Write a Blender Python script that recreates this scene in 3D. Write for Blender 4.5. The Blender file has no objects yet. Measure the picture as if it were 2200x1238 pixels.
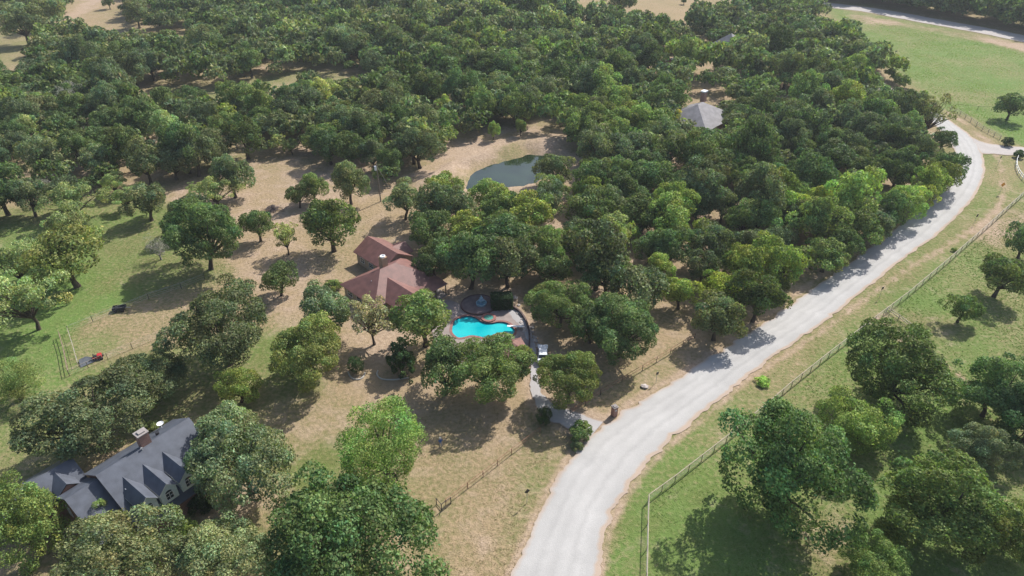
import bpy, math, random
import numpy as np
from mathutils import Vector, noise

random.seed(7)
rng = np.random.default_rng(11)
C = bpy.context.scene.collection
S = bpy.context.scene
RAD = math.radians

# ------------------------------------------------------------------ camera, sky, sun, exposure
CAM_H, PITCH, FPX = 72.0, RAD(33.0), 1467.0
cam_d = bpy.data.cameras.new('camera')
cam = bpy.data.objects.new('camera', cam_d); C.objects.link(cam)
cam.location = (0, 0, CAM_H); cam.rotation_euler = (math.pi/2 - PITCH, 0, 0)
cam_d.sensor_width = 36.0; cam_d.lens = 36.0*FPX/2200.0
cam_d.clip_start = 0.5; cam_d.clip_end = 9000
S.camera = cam

SUN_EL = RAD(44.0)
SUN_AZ = math.atan2(0.65, 0.76)          # from +Y towards +X
w = bpy.data.worlds.new("World"); S.world = w; w.use_nodes = True
nt = w.node_tree; nt.nodes.clear()
sky = nt.nodes.new('ShaderNodeTexSky'); sky.sky_type = 'NISHITA'; sky.sun_disc = False
sky.sun_elevation = SUN_EL; sky.sun_rotation = SUN_AZ; sky.dust_density = 2.0
bg = nt.nodes.new('ShaderNodeBackground'); bg.inputs['Strength'].default_value = 0.128
wo = nt.nodes.new('ShaderNodeOutputWorld')
nt.links.new(sky.outputs[0], bg.inputs['Color']); nt.links.new(bg.outputs[0], wo.inputs['Surface'])
sd = bpy.data.lights.new('sun', 'SUN'); sd.energy = 4.7; sd.angle = RAD(0.6); sd.color = (1.0, 0.965, 0.91)
sun = bpy.data.objects.new('sun', sd); C.objects.link(sun)
sv = Vector((math.sin(SUN_AZ)*math.cos(SUN_EL), math.cos(SUN_AZ)*math.cos(SUN_EL), math.sin(SUN_EL)))
sun.rotation_euler = sv.to_track_quat('Z', 'Y').to_euler()
S.view_settings.view_transform = 'Standard'; S.view_settings.look = 'None'
S.view_settings.gamma = 1.0; S.view_settings.use_curve_mapping = False
S.view_settings.exposure = 0.38

# ------------------------------------------------------------------ survey: picture position -> place on the ground
CT, ST = math.cos(PITCH), math.sin(PITCH)
def G(px, py, z=0.0):
    a = (px-1100.0)/FPX; b = -(py-619.0)/FPX
    d = (a, CT + b*ST, -ST + b*CT)
    k = (z-CAM_H)/d[2]
    return Vector((d[0]*k, d[1]*k, z))
def depth(x, y, z=0.0):
    return y*CT - (z-CAM_H)*ST
def proj(x, y, z):
    dz = z-CAM_H
    dep = y*CT - dz*ST; up = y*ST + dz*CT
    return 1100 + FPX*x/dep, 619 - FPX*up/dep
def inpoly(X, Y, poly):
    X = np.asarray(X, float); Y = np.asarray(Y, float)
    r = np.zeros(X.shape, bool); n = len(poly); j = n-1
    for i in range(n):
        xi, yi = poly[i]; xj, yj = poly[j]
        if yi != yj:
            c = ((yi > Y) != (yj > Y)) & (X < (xj-xi)*(Y-yi)/(yj-yi)+xi)
            r ^= c
        j = i
    return r

# ------------------------------------------------------------------ materials
def mat(name, col, rough=0.9, var=0.0, scale=1.0, col2=None, bump=0.0, bscale=None, spec=0.3, metal=0.0, detail=6):
    m = bpy.data.materials.new(name); m.use_nodes = True
    n = m.node_tree.nodes; l = m.node_tree.links
    b = n['Principled BSDF']
    b.inputs['Roughness'].default_value = rough; b.inputs['Metallic'].default_value = metal
    b.inputs['Specular IOR Level'].default_value = spec
    b.inputs['Base Color'].default_value = (*col, 1)
    if var or col2 or bump:
        tc = n.new('ShaderNodeTexCoord')
    if var or col2:
        nz = n.new('ShaderNodeTexNoise'); nz.inputs['Scale'].default_value = scale; nz.inputs['Detail'].default_value = detail
        l.new(tc.outputs['Object'], nz.inputs['Vector'])
        rp = n.new('ShaderNodeValToRGB')
        c2 = col2 or tuple(c*(1+var) for c in col)
        c1 = col if col2 else tuple(c*(1-var) for c in col)
        rp.color_ramp.elements[0].color = (*c1, 1); rp.color_ramp.elements[0].position = 0.35
        rp.color_ramp.elements[1].color = (*c2, 1); rp.color_ramp.elements[1].position = 0.65
        l.new(nz.outputs['Fac'], rp.inputs['Fac']); l.new(rp.outputs['Color'], b.inputs['Base Color'])
    if bump:
        nb = n.new('ShaderNodeTexNoise'); nb.inputs['Scale'].default_value = bscale or scale*3
        l.new(tc.outputs['Object'], nb.inputs['Vector'])
        bp = n.new('ShaderNodeBump'); bp.inputs['Strength'].default_value = 1.0; bp.inputs['Distance'].default_value = bump
        l.new(nb.outputs['Fac'], bp.inputs['Height']); l.new(bp.outputs['Normal'], b.inputs['Normal'])
    return m

def leaf_material():
    m = bpy.data.materials.new('leaf'); m.use_nodes = True
    n = m.node_tree.nodes; l = m.node_tree.links; n.clear()
    out = n.new('ShaderNodeOutputMaterial')
    at = n.new('ShaderNodeAttribute'); at.attribute_name = 'Col'
    oi = n.new('ShaderNodeObjectInfo')
    mx = n.new('ShaderNodeMix'); mx.data_type = 'RGBA'; mx.blend_type = 'MULTIPLY'; mx.inputs[0].default_value = 1
    l.new(at.outputs['Color'], mx.inputs[6]); l.new(oi.outputs['Color'], mx.inputs[7])
    p = n.new('ShaderNodeBsdfPrincipled'); p.inputs['Roughness'].default_value = 0.6; p.inputs['Specular IOR Level'].default_value = 0.12
    t = n.new('ShaderNodeBsdfTranslucent')
    g = n.new('ShaderNodeMix'); g.data_type = 'RGBA'; g.blend_type = 'MULTIPLY'; g.inputs[0].default_value = 1
    g.inputs[7].default_value = (1.0, 1.25, 0.55, 1)
    l.new(mx.outputs[2], g.inputs[6]); l.new(g.outputs[2], t.inputs['Color'])
    l.new(mx.outputs[2], p.inputs['Base Color'])
    ms = n.new('ShaderNodeMixShader'); ms.inputs[0].default_value = 0.34
    l.new(p.outputs[0], ms.inputs[1]); l.new(t.outputs[0], ms.inputs[2]); l.new(ms.outputs[0], out.inputs['Surface'])
    return m
LEAF = leaf_material()
BARK = mat('bark', (0.085, 0.065, 0.05), 0.95, 0.4, 3.0, bump=0.02)
DEADBARK = mat('dead_bark', (0.30, 0.27, 0.25), 0.95, 0.3, 3.0)

# ------------------------------------------------------------------ mesh helpers
def mesh_np(name, V, F, k, mats, col=None, midx=None, smooth=False):
    """V (n,3), F (m,k) index array"""
    me = bpy.data.meshes.new(name)
    V = np.ascontiguousarray(V, np.float32); F = np.ascontiguousarray(F, np.int32)
    me.vertices.add(len(V)); me.vertices.foreach_set('co', V.ravel())
    me.loops.add(F.size); me.loops.foreach_set('vertex_index', F.ravel())
    me.polygons.add(len(F)); me.polygons.foreach_set('loop_start', np.arange(0, F.size, k, dtype=np.int32))
    me.polygons.foreach_set('loop_total', np.full(len(F), k, np.int32))
    if midx is not None: me.polygons.foreach_set('material_index', midx)
    if smooth: me.polygons.foreach_set('use_smooth', np.ones(len(F), bool))
    for m in mats: me.materials.append(m)
    if col is not None:
        a = me.color_attributes.new('Col', 'FLOAT_COLOR', 'POINT')
        c4 = np.ones((len(V), 4), np.float32); c4[:, :3] = col
        a.data.foreach_set('color', c4.ravel())
    me.update(); me.validate()
    return me

class MB:
    """collects polygons for one mesh"""
    def __init__(s): s.v = []; s.f = []; s.m = []
    def poly(s, pts, m=0):
        i = len(s.v); s.v += [tuple(p) for p in pts]; s.f.append(tuple(range(i, i+len(pts)))); s.m.append(m); return s
    def box(s, x0, y0, z0, x1, y1, z1, m=0, M=None):
        i = len(s.v)
        pts = [(x0,y0,z0),(x1,y0,z0),(x1,y1,z0),(x0,y1,z0),(x0,y0,z1),(x1,y0,z1),(x1,y1,z1),(x0,y1,z1)]
        if M is not None: pts = [tuple(M @ Vector(p)) for p in pts]
        s.v += pts
        for f in ((0,3,2,1),(4,5,6,7),(0,1,5,4),(1,2,6,5),(2,3,7,6),(3,0,4,7)):
            s.f.append(tuple(i+k for k in f)); s.m.append(m)
        return s
    def prism(s, pts, z0, z1, m=0):
        n = len(pts); i = len(s.v)
        s.v += [(p[0], p[1], z0) for p in pts] + [(p[0], p[1], z1) for p in pts]
        s.f.append(tuple(i+k for k in range(n-1, -1, -1))); s.m.append(m)
        s.f.append(tuple(i+n+k for k in range(n))); s.m.append(m)
        for k in range(n):
            s.f.append((i+k, i+(k+1) % n, i+n+(k+1) % n, i+n+k)); s.m.append(m)
        return s
    def tube(s, pts, rads, n=8, m=0, cap=True):
        rings = []
        P = [Vector(p) for p in pts]
        for k, p in enumerate(P):
            d = (P[min(k+1, len(P)-1)]-P[max(k-1, 0)])
            d = d.normalized() if d.length > 1e-6 else Vector((0,0,1))
            a = d.cross(Vector((0,0,1)) if abs(d.z) < 0.9 else Vector((1,0,0))).normalized(); b = d.cross(a)
            i = len(s.v); r = rads[k] if hasattr(rads, '__len__') else rads
            for j in range(n):
                t = 2*math.pi*j/n
                s.v.append(tuple(p + a*math.cos(t)*r + b*math.sin(t)*r))
            rings.append(i)
        for k in range(len(rings)-1):
            for j in range(n):
                s.f.append((rings[k]+j, rings[k]+(j+1) % n, rings[k+1]+(j+1) % n, rings[k+1]+j)); s.m.append(m)
        if cap:
            s.f.append(tuple(rings[0]+j for j in range(n))); s.m.append(m)
            s.f.append(tuple(rings[-1]+j for j in range(n-1, -1, -1))); s.m.append(m)
        return s
    def lathe(s, prof, n=24, m=0, c=(0,0,0)):
        rings = []
        for r, z in prof:
            i = len(s.v)
            for j in range(n):
                t = 2*math.pi*j/n; s.v.append((c[0]+r*math.cos(t), c[1]+r*math.sin(t), c[2]+z))
            rings.append(i)
        for k in range(len(rings)-1):
            for j in range(n):
                s.f.append((rings[k]+j, rings[k]+(j+1) % n, rings[k+1]+(j+1) % n, rings[k+1]+j)); s.m.append(m)
        return s
    def data(s, name, mats, smooth=False):
        me = bpy.data.meshes.new(name); me.from_pydata(s.v, [], s.f)
        for m in (mats if isinstance(mats, (list, tuple)) else [mats]): me.materials.append(m)
        me.polygons.foreach_set('material_index', s.m)
        if smooth: me.polygons.foreach_set('use_smooth', [True]*len(s.f))
        me.update(); return me
    def build(s, name, mats, parent=None, smooth=False):
        return link(name, s.data(name, mats, smooth), parent)
def link(name, me, parent=None):
    o = bpy.data.objects.new(name, me); C.objects.link(o)
    if parent is not None: o.parent = parent
    return o
def tag(o, label=None, cat=None, group=None, kind=None):
    if label: o['label'] = label
    if cat: o['category'] = cat
    if group: o['group'] = group
    if kind: o['kind'] = kind
    return o
def empty(name, loc, rz=0.0, label=None, cat=None, group=None):
    o = bpy.data.objects.new(name, None); C.objects.link(o); o.empty_display_size = 0.5
    o.location = loc; o.rotation_euler = (0, 0, rz)
    return tag(o, label, cat, group)
def catmull(P, n=8):
    out = []
    for i in range(len(P)-1):
        p0 = P[max(i-1, 0)]; p1 = P[i]; p2 = P[i+1]; p3 = P[min(i+2, len(P)-1)]
        for k in range(n):
            t = k/n
            out.append(tuple(0.5*((2*p1[c]) + (-p0[c]+p2[c])*t + (2*p0[c]-5*p1[c]+4*p2[c]-p3[c])*t*t + (-p0[c]+3*p1[c]-3*p2[c]+p3[c])*t**3) for c in range(2)))
    out.append(tuple(P[-1])); return out

# ------------------------------------------------------------------ GROUND
def smooth_noise(x, y, s, seed=0.0):
    """cheap value noise, vectorised"""
    x = x/s + seed*13.7; y = y/s + seed*7.3
    xi = np.floor(x); yi = np.floor(y); fx = x-xi; fy = y-yi
    fx = fx*fx*(3-2*fx); fy = fy*fy*(3-2*fy)
    def h(a, b):
        v = np.sin(a*127.1 + b*311.7)*43758.5453
        return v-np.floor(v)
    return (h(xi, yi)*(1-fx)+h(xi+1, yi)*fx)*(1-fy) + (h(xi, yi+1)*(1-fx)+h(xi+1, yi+1)*fx)*fy
def fbm(x, y, s, seed=0.0):
    return (smooth_noise(x, y, s, seed)*0.5 + smooth_noise(x, y, s*0.47, seed+1)*0.3 + smooth_noise(x, y, s*0.21, seed+2)*0.2)

# cover: (dry, bare, lush) in picture-surveyed patches of land, feathered on the ground
PATCH = [
 # poly, (dry, bare, lush), feather rows
 ([(-300,470),(340,395),(560,640),(640,720),(720,850),(700,960),(440,1000),(140,900),(-400,1150)], (0.16, 0.0, 0.5), 2),
 ([(0,480),(120,470),(240,520),(300,560),(150,700),(0,650)], (0.08, 0.0, 0.9), 4),
 ([(180,500),(330,480),(360,560),(300,620),(200,650)], (0.30, 0.0, 0.4), 4),
 ([(255,620),(300,615),(300,650),(180,705),(60,760),(20,740)], (0.05,0.0,1.0), 4),
 ([(30,780),(130,740),(150,850),(60,880)], (0.05,0.0,0.95), 3),
 ([(150,705),(285,655),(395,615),(560,600),(620,700),(380,740),(170,800)], (0.72, 0.08, 0.2), 2),
 ([(175,735),(235,705),(245,745),(190,770)], (0.15,0.0,0.85), 2),
 ([(0,905),(130,840),(330,850),(330,910),(0,1000)], (0.34, 0.0, 0.38), 3),
 ([(380,870),(720,830),(760,950),(740,1060),(600,1120),(430,900)], (0.22, 0.05, 0.25), 5),
 ([(560,880),(740,840),(760,930),(660,960),(620,1040),(600,950)], (0.65, 0.38, 0.05), 5),
 ([(400,1040),(640,1060),(560,1130),(440,1120)], (0.8, 0.6, 0.0), 3),
 # the dry lot
 ([(345,397),(640,300),(712,285),(880,385),(1060,480),(1475,725),(1222,885),(1015,1118),(880,960),(560,620)], (0.93, 0.22, 0.0), 3),
 ([(345,397),(640,310),(800,330),(800,420),(760,480),(560,500),(470,480)], (0.92, 0.55, 0.0), 4),
 ([(520,340),(600,330),(640,400),(600,420)], (0.72, 0.15, 0.1), 4),
 ([(620,470),(760,560),(720,600),(640,560)], (0.8, 0.1, 0.1), 4),
 ([(470,530),(640,500),(720,590),(620,690),(540,590)], (0.9, 0.5, 0.0), 5),
 ([(700,660),(860,650),(900,800),(760,800)], (0.9, 0.7, 0.0), 5),
 ([(880,620),(1000,600),(1160,640),(1160,700),(960,700)], (0.9, 0.7, 0.0), 5),
 ([(910,900),(1240,900),(1300,860),(1500,740),(1620,690),(1280,925),(1180,1060),(1110,1240),(930,1240),(960,1100)], (0.78, 0.16, 0.12), 4),
 ([(960,1130),(1070,1140),(1060,1240),(960,1240)], (0.8, 0.45, 0.0), 5),
 ([(1090,1090),(1140,1010),(1190,960),(1180,1040),(1120,1160),(1060,1238)], (0.5, 0.0, 0.35), 4),
 ([(960,1110),(930,1150),(960,1260),(900,1260),(900,1060)], (0.55, 0.05, 0.3), 4),
 ([(1440,760),(1600,700),(1500,790),(1300,890)], (0.62, 0.25, 0.2), 4),
 # woods floor
 ([(-300,60),(0,90),(330,120),(720,60),(1190,-40),(1740,-60),(1760,30),(1960,190),(2030,300),(2040,400),(1860,530),(1560,700),(1475,725),(712,285),(345,390),(-300,500)], (0.72, 0.30, 0.15), 2),
 ([(1480,700),(1200,560),(900,400),(1200,300),(1600,300),(1900,400),(1700,600)], (0.9, 0.6, 0.0), 5),
 ([(0,372),(70,345),(190,285),(200,300),(100,350),(0,400)], (0.38, 0.05, 0.35), 3),
 ([(280,195),(330,188),(470,190),(640,150),(740,165),(775,178),(640,172),(470,215),(300,215)], (0.38, 0.08, 0.35), 3),
 ([(-60,80),(60,92),(60,135),(0,150),(-60,150)], (0.4, 0.0, 0.35), 3),
 # pond bank
 ([(870,390),(960,315),(1080,272),(1200,275),(1215,310),(1120,325),(1040,372),(960,392)], (0.9, 0.85, 0.0), 2),
 ([(955,385),(1040,345),(1110,315),(1150,320),(1110,345),(1040,380),(1000,392)], (0.6, 0.1, 0.3), 3),
 # far fields
 ([(-200,-60),(330,-60),(300,20),(330,45),(440,55),(430,78),(300,75),(180,65),(100,50),(-200,60)], (0.78, 0.15, 0.15), 2),
 ([(290,-60),(225,0),(150,45),(125,50),(130,38),(190,0),(240,-60)], (0.9, 1.0, 0.0), 1),
 ([(1180,-60),(1680,-60),(1600,8),(1500,30),(1450,52),(1390,28),(1230,14)], (0.82, 0.0, 0.1), 2),
 # top right meadow, road verges, right hand pasture
 ([(1760,10),(2400,130),(2400,300),(2200,330),(2130,330),(2080,290),(2040,250),(1960,180),(1880,120)], (0.2, 0.0, 0.75), 2),
 ([(1820,30),(2400,130),(2400,180),(2200,110),(1980,60),(1830,45)], (0.6, 0.85, 0.0), 2),
 ([(2060,235),(2400,250),(2400,330),(2130,320)], (0.06, 0.0, 1.0), 1),
 ([(2030,270),(2060,240),(2160,300),(2200,325),(2110,315)], (0.62, 0.1, 0.3), 2),
 ([(2110,330),(2400,330),(2400,250),(2400,400),(2200,400),(2090,500),(1900,640),(1700,790),(1560,930),(1400,1070),(1395,1300),(1285,1300),(1320,1100),(1400,985),(1600,815),(1850,630),(2080,440)], (0.28, 0.0, 0.55), 1),
 ([(1285,1300),(1300,1170),(1400,1010),(1530,890),(1600,850),(1560,900),(1420,1020),(1370,1080),(1360,1300)], (0.2, 0.0, 0.75), 4),
 ([(1640,830),(1850,690),(2080,500),(2060,500),(1840,670),(1620,830)], (0.5, 0.12, 0.2), 3),
 ([(2140,300),(2240,330),(2250,430),(2120,400)], (0.45, 0.02, 0.5), 3),
 ([(2200,400),(2400,330),(2400,1400),(1395,1400),(1392,1070),(1560,940),(1700,800),(1900,650),(2090,505)], (0.16, 0.02, 0.62), 1),
 ([(2080,500),(2200,420),(2240,520),(2150,540)], (0.75, 0.7, 0.0), 4),
 ([(1880,690),(1960,680),(2080,700),(2040,740),(1960,740)], (0.7, 0.6, 0.0), 4),
 ([(1720,1130),(1830,1080),(1840,1240),(1740,1260)], (0.7, 0.4, 0.0), 4),
 ([(1900,700),(2000,690),(2100,800),(1990,830)], (0.2, 0.05, 0.5), 4),
 ([(1890,690),(1905,685),(1950,715),(2110,830),(2100,835),(1930,722)], (0.9, 0.9, 0.0), 0),
 ([(1930,880),(1990,890),(1960,960),(1930,990)], (0.15, 0.0, 0.95), 3),
]
def pond_shape(x, y):
    """height of the land round the pond: basin below, bank above"""
    c = G(1103, 368); ax = 0.75
    dx = x-c.x; dy = y-c.y
    u = dx*math.cos(ax)+dy*math.sin(ax); v = -dx*math.sin(ax)+dy*math.cos(ax)
    r = np.sqrt((u/15.0)**2+(v/7.2)**2)
    r = r+(fbm(x, y, 6.0, 12)-.5)*.55
    basin = -1.3*np.clip((1.12-r)/0.3, 0, 1)
    bank = 1.6*np.exp(-((r-1.75)/0.38)**2)*np.clip((v+2)/8, 0, 1)
    return basin + bank
def gaussian_blur(A, k):
    for _ in range(k):
        B = A.copy()
        B[1:-1] = (A[:-2]+2*A[1:-1]+A[2:])/4; A = B.copy()
        A[:, 1:-1] = (B[:, :-2]+2*B[:, 1:-1]+B[:, 2:])/4
    return A
def build_ground():
    ys = [-3500., -1500, -600, -250, -120, -60, -20, 10, 25, 35]
    y = 38.0
    while y < 470: ys.append(y); y += 0.42 + y*0.0085
    for k in (500, 560, 650, 800, 1100, 1700, 2800, 5000): ys.append(float(k))
    xs = [0.0]; x = 0.0
    while x < 340: x += 0.6 + x*0.006; xs.append(x)
    for k in (400, 480, 600, 850, 1300, 2200, 4000): xs.append(float(k))
    xs = np.array([-a for a in xs[:0:-1]] + xs); ys = np.array(ys)
    X, Y = np.meshgrid(xs, ys)
    wx = (fbm(X, Y, 9.0, 1)-0.5)*5 + (fbm(X, Y, 2.5, 4)-0.5)*1.6
    wy = (fbm(X, Y, 9.0, 2)-0.5)*5 + (fbm(X, Y, 2.5, 5)-0.5)*1.6
    Xw = X+wx; Yw = np.maximum(Y+wy, -40)
    dep = np.maximum(Yw*CT + CAM_H*ST, 5); up = Yw*ST - CAM_H*CT
    PX = 1100+FPX*Xw/dep; PY = 619-FPX*up/dep
    dry = np.full(X.shape, 0.6); bare = np.full(X.shape, 0.15); lush = np.full(X.shape, 0.3)
    for poly, (d, b, g), k in PATCH:
        m = inpoly(PX, PY, poly).astype(float)
        if k: m = gaussian_blur(m, k*2)
        dry = dry*(1-m)+d*m; bare = bare*(1-m)+b*m; lush = lush*(1-m)+g*m
    n1 = fbm(X, Y, 14, 8)-0.5; n2 = fbm(X, Y, 6, 9)-0.5
    dry = np.clip(dry+n1*0.7+n2*0.35, 0, 1); bare = np.clip(bare*(1+n2*2.2)+n2*0.22, 0, 1); lush = np.clip(lush+n2*0.5-n1*0.3, 0, 1)
    # distance from the road: worn earth shoulders
    E = road_mid; D = np.full(X.shape, 1e9)
    for p, hw in E: D = np.minimum(D, np.hypot(X-p[0], Y-p[1])-hw)
    sh = np.clip(1-np.abs(D-0.1)/0.85, 0, 1)
    bare = np.clip(bare+sh*0.7, 0, 1); dry = np.clip(dry+sh*0.3, 0, 1)
    D2 = np.full(X.shape, 1e9)
    for p, hw in drive_mid: D2 = np.minimum(D2, np.hypot(X-p[0], Y-p[1])-hw)
    sh = np.clip(1-np.abs(D2)/1.6, 0, 1); bare = np.clip(bare+sh*0.8, 0, 1)
    Z = pond_shape(X, Y) + (fbm(X, Y, 30, 3)-0.5)*0.12*np.clip((D-2)/6, 0, 1)
    hole = np.minimum(inpoly(X, Y, [(p.x, p.y) for p in POOL_CUT]), 1)
    Z = np.where(hole, -2.0, np.minimum(Z, 9)); 
    V = np.stack([X.ravel(), Y.ravel(), Z.ravel()], 1)
    ny, nx = X.shape; i = np.arange(ny*nx).reshape(ny, nx)
    F = np.stack([i[:-1, :-1].ravel(), i[:-1, 1:].ravel(), i[1:, 1:].ravel(), i[1:, :-1].ravel()], 1)
    col = np.stack([dry.ravel(), bare.ravel(), lush.ravel()], 1)
    m = bpy.data.materials.new('land'); m.use_nodes = True
    n = m.node_tree.nodes; l = m.node_tree.links; b = n['Principled BSDF']
    b.inputs['Roughness'].default_value = 1.0; b.inputs['Specular IOR Level'].default_value = 0.1
    at = n.new('ShaderNodeAttribute'); at.attribute_name = 'Col'
    sp = n.new('ShaderNodeSeparateColor'); l.new(at.outputs['Color'], sp.inputs[0])
    tc = n.new('ShaderNodeTexCoord')
    def nz(s, d=5, dist=0.0):
        k = n.new('ShaderNodeTexNoise'); k.inputs['Scale'].default_value = s; k.inputs['Detail'].default_value = d
        k.inputs['Distortion'].default_value = dist; l.new(tc.outputs['Object'], k.inputs['Vector']); return k.outputs['Fac']
    def math_(op, a, bb, c=False):
        k = n.new('ShaderNodeMath'); k.operation = op; k.use_clamp = c
        for s_, v_ in ((0, a), (1, bb)):
            if isinstance(v_, (int, float)): k.inputs[s_].default_value = v_
            else: l.new(v_, k.inputs[s_])
        return k.outputs[0]
    def rgb(c):
        k = n.new('ShaderNodeRGB'); k.outputs[0].default_value = (*c, 1); return k.outputs[0]
    def mix(f, a, bb, mode='MIX'):
        k = n.new('ShaderNodeMix'); k.data_type = 'RGBA'; k.blend_type = mode
        if isinstance(f, (int, float)): k.inputs[0].default_value = f
        else: l.new(f, k.inputs[0])
        l.new(a, k.inputs[6]); l.new(bb, k.inputs[7]); return k.outputs[2]
    def edge(a, noise_, amp, gain):
        t = math_('MULTIPLY', math_('SUBTRACT', noise_, 0.5), amp)
        t = math_('ADD', a, t); t = math_('SUBTRACT', t, 0.5); t = math_('MULTIPLY', t, gain); return math_('ADD', t, 0.5, True)
    fine = nz(1.6, 8); mid = nz(0.35, 6); tiny = nz(7.0, 4)
    fd = edge(sp.outputs[0], fine, 1.5, 1.2)
    fb = edge(sp.outputs[1], mid, 1.7, 1.5)
    fl = edge(sp.outputs[2], mid, 1.1, 1.3)
    green = mix(fl, rgb((0.145, 0.163, 0.055)), rgb((0.135, 0.210, 0.055)))
    dryc = mix(tiny, rgb((0.27, 0.198, 0.113)), rgb((0.385, 0.290, 0.182)))
    c = mix(fd, green, dryc)
    barec = mix(fine, rgb((0.30, 0.205, 0.135)), rgb((0.47, 0.37, 0.275)))
    c = mix(fb, c, barec)
    v = n.new('ShaderNodeMapRange'); v.inputs[1].default_value = 0.25; v.inputs[2].default_value = 0.75
    v.inputs[3].default_value = 0.72; v.inputs[4].default_value = 1.22
    l.new(math_('ADD', math_('MULTIPLY', tiny, 0.5), math_('MULTIPLY', fine, 0.5)), v.inputs[0])
    vv = n.new('ShaderNodeCombineColor')
    for k in range(3): l.new(v.outputs[0], vv.inputs[k])
    c = mix(0.85, c, vv.outputs[0], 'MULTIPLY')
    l.new(c, b.inputs['Base Color'])
    bp = n.new('ShaderNodeBump'); bp.inputs['Distance'].default_value = 0.12; bp.inputs['Strength'].default_value = 0.9
    l.new(math_('ADD', tiny, math_('MULTIPLY', fine, 1.5)), bp.inputs['Height']); l.new(bp.outputs['Normal'], b.inputs['Normal'])
    me = mesh_np('ground', V, F, 4, [m], col, smooth=True)
    return tag(link('ground', me), kind='structure')

# ---- road edges
LE = [(1020,1420),(1060,1320),(1100,1238),(1135,1160),(1165,1090),(1200,1020),(1255,952),(1330,892),(1420,838),(1500,785),(1570,740),(1650,690),(1740,625),(1830,562),(1900,510),(1960,465),(2005,430),(2040,388),(2054,350),(2048,318),(2030,292),(2000,262),(1965,236),(1920,212),(1870,200)]
RE = [(1262,1420),(1270,1320),(1285,1238),(1300,1160),(1320,1100),(1350,1050),(1400,985),(1462,928),(1540,865),(1600,815),(1680,755),(1760,700),(1850,630),(1940,557),(2020,500),(2080,440),(2106,400),(2116,362),(2108,325),(2085,292),(2050,266),(2010,238),(1970,214),(1930,194),(1880,182)]
LG = catmull([tuple(G(*p).xy) for p in LE], 14); RG = catmull([tuple(G(*p).xy) for p in RE], 14)
road_mid = [(((a[0]+b[0])/2, (a[1]+b[1])/2), math.dist(a, b)/2) for a, b in zip(LG, RG)]
DL = [(1298,905),(1262,893),(1222,880),(1188,868),(1166,845),(1158,815),(1155,780),(1150,745),(1143,715),(1128,688),(1108,668),(1096,648),(1100,630)]
DR = [(1268,940),(1225,925),(1190,910),(1160,885),(1142,850),(1140,815),(1138,780),(1136,745),(1128,722),(1112,700),(1096,678),(1084,655),(1080,630)]
DR, DL = DL, DR
DLg = catmull([tuple(G(*p).xy) for p in DL], 8); DRg = catmull([tuple(G(*p).xy) for p in DR], 8)
drive_mid = [(((a[0]+b[0])/2, (a[1]+b[1])/2), math.dist(a, b)/2) for a, b in zip(DLg, DRg)]
SL = [(2092,322),(2110,331),(2150,333),(2200,336),(2320,340)]; SR = [(2080,292),(2112,305),(2150,312),(2200,316),(2320,318)]
POOL_OUT = [(978,689),(990,683),(1007,680),(1022,684),(1033,691),(1045,695),(1058,695),(1074,692.5),(1089,695),(1100,703),(1106,711),(1101,720),(1088,716),(1074,716),(1060,720),(1047,728),(1029,724),(1012,722),(996,726),(983,726),(972,715),(973,700)]
POOL_W = [Vector((*G(*p).xy, 0)) for p in POOL_OUT]
pc = sum(POOL_W, Vector())/len(POOL_W)
def smooth_loop(P, n=4):
    P = [tuple(p.xy) for p in P]; Q = [P[-1]]+P+[P[0], P[1]]
    o = catmull(Q, n); return [Vector((*q, 0)) for q in o[n:n+len(P)*n]]
POOL_S = smooth_loop(POOL_W)
def offset_loop(P, d):
    n = len(P); out = []
    area = sum(P[i].x*P[(i+1) % n].y-P[(i+1) % n].x*P[i].y for i in range(n))
    sg = 1 if area > 0 else -1
    for i in range(n):
        t = (P[(i+1) % n]-P[i-1]).normalized(); out.append(P[i]+Vector((t.y, -t.x, 0))*d*sg)
    return out
POOL_CUT = [pc+(p-pc)*0.96 for p in POOL_S]
build_ground()

def ribbon(name, A, B, z, m, crown=0.0, nx=8, wob=0.25, label=None):
    V = []; n = len(A)
    for i in range(n):
        a = Vector(A[i]); b = Vector(B[i]); w_ = (b-a).length; d = (b-a).normalized()
        wa = (noise.noise(Vector((a.x*0.5, a.y*0.5, 1)))+0.5*noise.noise(Vector((a.x*1.7, a.y*1.7, 4))))*wob
        wb = (noise.noise(Vector((b.x*0.5, b.y*0.5, 7)))+0.5*noise.noise(Vector((b.x*1.7, b.y*1.7, 9))))*wob
        a2 = a-d*wa; b2 = b+d*wb
        for j in range(nx+1):
            t = j/nx; p = a2.lerp(b2, t); V.append((p.x, p.y, z+crown*(1-(2*t-1)**2)))
    F = [(i*(nx+1)+j, i*(nx+1)+j+1, (i+1)*(nx+1)+j+1, (i+1)*(nx+1)+j) for i in range(n-1) for j in range(nx)]
    V = np.array(V); F = np.array(F)
    col = np.zeros((len(V), 3)); t = np.tile(np.arange(nx+1)/nx, n); col[:, 0] = t
    me = mesh_np(name, V, F, 4, [m], col, smooth=True)
    return tag(link(name, me), kind='structure')
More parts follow.
